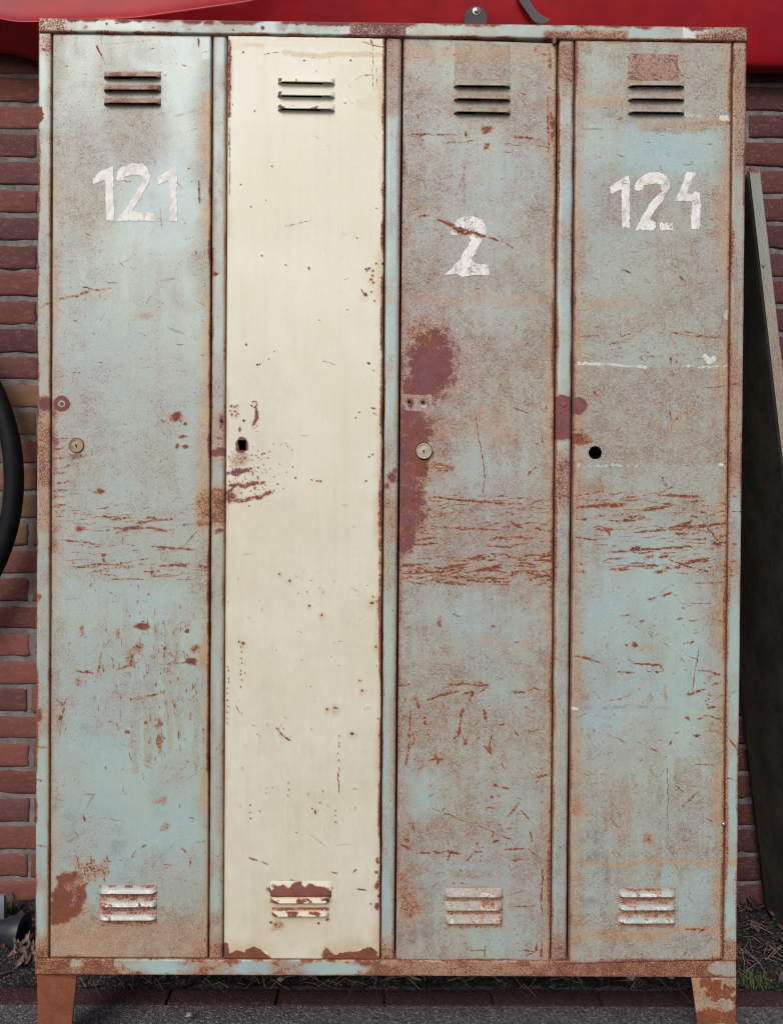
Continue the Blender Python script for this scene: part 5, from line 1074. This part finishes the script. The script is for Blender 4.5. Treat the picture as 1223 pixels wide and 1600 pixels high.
# ------------------------------------------------------------------ things on the ground at the left and right
gY = lambda px, py: (lambda q: (q[1], q[0]))(ground_y(px, py))    # -> world x, y on the ground
x0, y0 = gY(22, 1488)
mb = MB(); cz = .034
mb.lathe((x0 + .012, y0 + .02, cz), (-1, .05, 0), [(-.0, .020), (.0, .034), (.012, .034), (.03, .030), (.05, .022), (.06, .021), (.5, .021), (.5, 0)], 32)
tag(mb.build('drain_pipe', M['pipe']), 'dark blue plastic pipe with a flared end lying on the grit at far left', 'pipe')
x1, y1 = gY(2, 1452); mb = MB()
mb.box(x1 - .05, x1 + .007, y1, y1 + .012, .004, .075, .003); mb.box(x1 - .05, x1 - .008, y0 - .055, y1 - .0002, .004, .012, .002); mb.box(x1 - .05, x1 + .004, y0 - .063, y0 - .0552, .003, .045, .003)
tag(mb.build('plastic_bracket', M['pipe_grey']), 'grey-blue plastic bracket beside the dark pipe at far left', 'bracket')

def leaf_mesh(verts, faces, c, L, W_, yaw, tilt, curl, r):
    b = len(verts); R1 = Matrix.Rotation(yaw, 3, 'Z') @ Matrix.Rotation(tilt, 3, 'X') @ Matrix.Rotation(r.uniform(-.5, .5), 3, 'Y')
    for i in range(6):
        t = i / 5; w = W_ * math.sin(math.pi * min(.98, .06 + t * .94))**.8
        for s_ in (-1, 0, 1):
            v = R1 @ Vector((s_ * w * .5, (t - .5) * L, curl * (abs(s_) * .6 * w + L * (t - .5)**2 * 1.4)))
            verts.append((c[0] + v.x, c[1] + v.y, max(c[2] + v.z, -.002)))
    for i in range(5):
        for s_ in (0, 1): faces.append((b + i*3 + s_, b + i*3 + s_ + 1, b + i*3 + s_ + 4, b + i*3 + s_ + 3))
def obj_from(name, verts, faces, mat):
    me = bpy.data.meshes.new(name); me.from_pydata(verts, [], faces); me.update()
    for p_ in me.polygons: p_.use_smooth = True
    return link(name, me, mat)
r = np.random.RandomState(21); vs, fs = [], []
for i in range(620):
    x = r.uniform(-1.25, 1.25); y = yB + .01 + (WALLY - yB - .02) * r.rand()**1.2
    leaf_mesh(vs, fs, (x, y, .012 + r.uniform(0, .012)), r.uniform(.012, .034), r.uniform(.006, .016), r.uniform(0, 6.3), r.uniform(-.7, .7), r.uniform(-.6, .9), r)
tag(obj_from('leaf_litter', vs, fs, M['leaf']), 'dry brown leaf litter strewn along the foot of the wall', 'leaf litter', kind='stuff')
# curled dead leaves heaped by the left leg
vs, fs = [], []
for i in range(46):
    px = r.uniform(22, 54); py = r.uniform(1500, 1520); x, y = gY(px, py)
    leaf_mesh(vs, fs, (x, y, .016 + r.uniform(0, .022)), r.uniform(.022, .042), r.uniform(.007, .013), r.uniform(-.8, .8), r.uniform(-1.2, 1.2), r.uniform(.4, 1.4), r)
tag(obj_from('dead_leaves', vs, fs, M['twig']), 'heap of curled dead leaves by the orange left leg', 'leaves', kind='stuff')
# dry stalks and twigs
mb = MB()
for i in range(110):
    px = r.uniform(120, 1080) if i % 4 else r.uniform(1150, 1223); py = r.uniform(1531, 1556) if i % 4 else r.uniform(1420, 1545); x, y = gY(px, py); a = r.uniform(0, 6.3); L = r.uniform(.02, .07)
    mb.tube([(x, y, .012), (x + L * .5 * math.cos(a), y + L * .5 * math.sin(a), .016 + r.uniform(0, .02)), (x + L * math.cos(a + .4), y + L * math.sin(a + .4), .012 + r.uniform(0, .02))], [.0009, .0007, .0004], 5)
tag(mb.build('dry_stalks', M['twig']), 'thin pale dry stalks scattered on the dark grit', 'stalks', kind='stuff')
vs, fs = [], []; x, y = gY(644, 1541)
leaf_mesh(vs, fs, (x, y, .014), .034, .020, 1.3, .35, .5, r)
tag(obj_from('fallen_leaf', vs, fs, M['leaf_yellow']), 'single pale yellow fallen leaf under the middle of the locker', 'leaf')
# weeds
def tuft(px, py, n, h, spread, label, name='grass_tuft'):
    vs, fs = [], []; x, y = gY(px, py)
    for i in range(n):
        a = r.uniform(0, 6.3); d = r.rand() * spread; bx, by = x + d * math.cos(a), y + d * math.sin(a); ln = h * r.uniform(.5, 1.1); lean = r.uniform(.1, .9); w = r.uniform(.0009, .0018); aa = r.uniform(0, 6.3)
        b = len(vs)
        for t in (0, .4, .75, 1.):
            cx_, cy_ = bx + math.cos(aa) * lean * ln * t * t, by + math.sin(aa) * lean * ln * t * t; z = .004 + ln * t * (1 - .35 * lean * t)
            for s_ in (-1, 1): vs.append((cx_ - math.sin(aa) * w * s_ * (1 - .85 * t), cy_ + math.cos(aa) * w * s_ * (1 - .85 * t), z))
        for q in range(3): fs.append((b + q*2, b + q*2 + 1, b + q*2 + 3, b + q*2 + 2))
    tag(obj_from(name, vs, fs, M['grass']), label, 'grass')
tuft(1172, 1538, 110, .022, .035, 'low green grass tuft on the grit right of the locker')
tuft(20, 1428, 60, .030, .020, 'small green weed at the wall foot left of the locker', 'weed')
# pebbles
def pebble(px, py, s_, label, mat='pebble'):
    x, y = gY(px, py); bm = bmesh.new(); bmesh.ops.create_icosphere(bm, subdivisions=3, radius=s_)
    for v in bm.verts:
        v.co *= 1 + .18 * math.sin(v.co.x * 500 + px) * math.cos(v.co.z * 400 + v.co.y * 350); v.co.z *= .6; v.co += Vector((x, y, .012 + s_ * .35))
    me = bpy.data.meshes.new('pebble'); bm.to_mesh(me); bm.free()
    for p_ in me.polygons: p_.use_smooth = True
    tag(link('pebble', me, M[mat]), label, 'pebble', 'pale pebbles under the locker')
pebble(985, 1538, .0095, 'larger flat pale pebble under the fourth door'); pebble(1047, 1536, .008, 'whitish pebble beside the patchy right leg'); pebble(438, 1541, .007, 'small grey pebble under the cream door')
pebble(296, 1597, .006, 'pale stone chip on the paving in front of the edging')

# ------------------------------------------------------------------ daylight
w = bpy.data.worlds.new('World'); sc.world = w; w.use_nodes = True
nt = w.node_tree; bg = nt.nodes['Background']
sky = nt.nodes.new('ShaderNodeTexSky'); sky.sky_type = 'NISHITA'; sky.sun_disc = False
EL, AZ = math.radians(38), math.radians(-20)        # sun high in front, a little to the left
sky.sun_elevation = EL; sky.sun_rotation = math.pi - AZ
sky.air_density = 1.0; sky.dust_density = 4.0; sky.ozone_density = 1.0
nt.links.new(sky.outputs[0], bg.inputs[0]); bg.inputs[1].default_value = .10
sl_ = bpy.data.lights.new('sun', 'SUN'); sl_.energy = 1.4; sl_.angle = math.radians(25); sl_.color = (1., .985, .965)
so_ = bpy.data.objects.new('sun', sl_); COL.objects.link(so_)
sunv = Vector((math.sin(AZ) * math.cos(EL), -math.cos(AZ) * math.cos(EL), math.sin(EL)))
so_.rotation_euler = (-sunv).to_track_quat('-Z', 'Y').to_euler(); so_.location = (0, 0, 6)

sc.view_settings.view_transform = 'Standard'; sc.view_settings.look = 'None'; sc.view_settings.gamma = 1; sc.view_settings.use_curve_mapping = False
sc.view_settings.exposure = 0.15
sc.cycles.filter_width = 1.1
sc.render.engine = 'CYCLES'
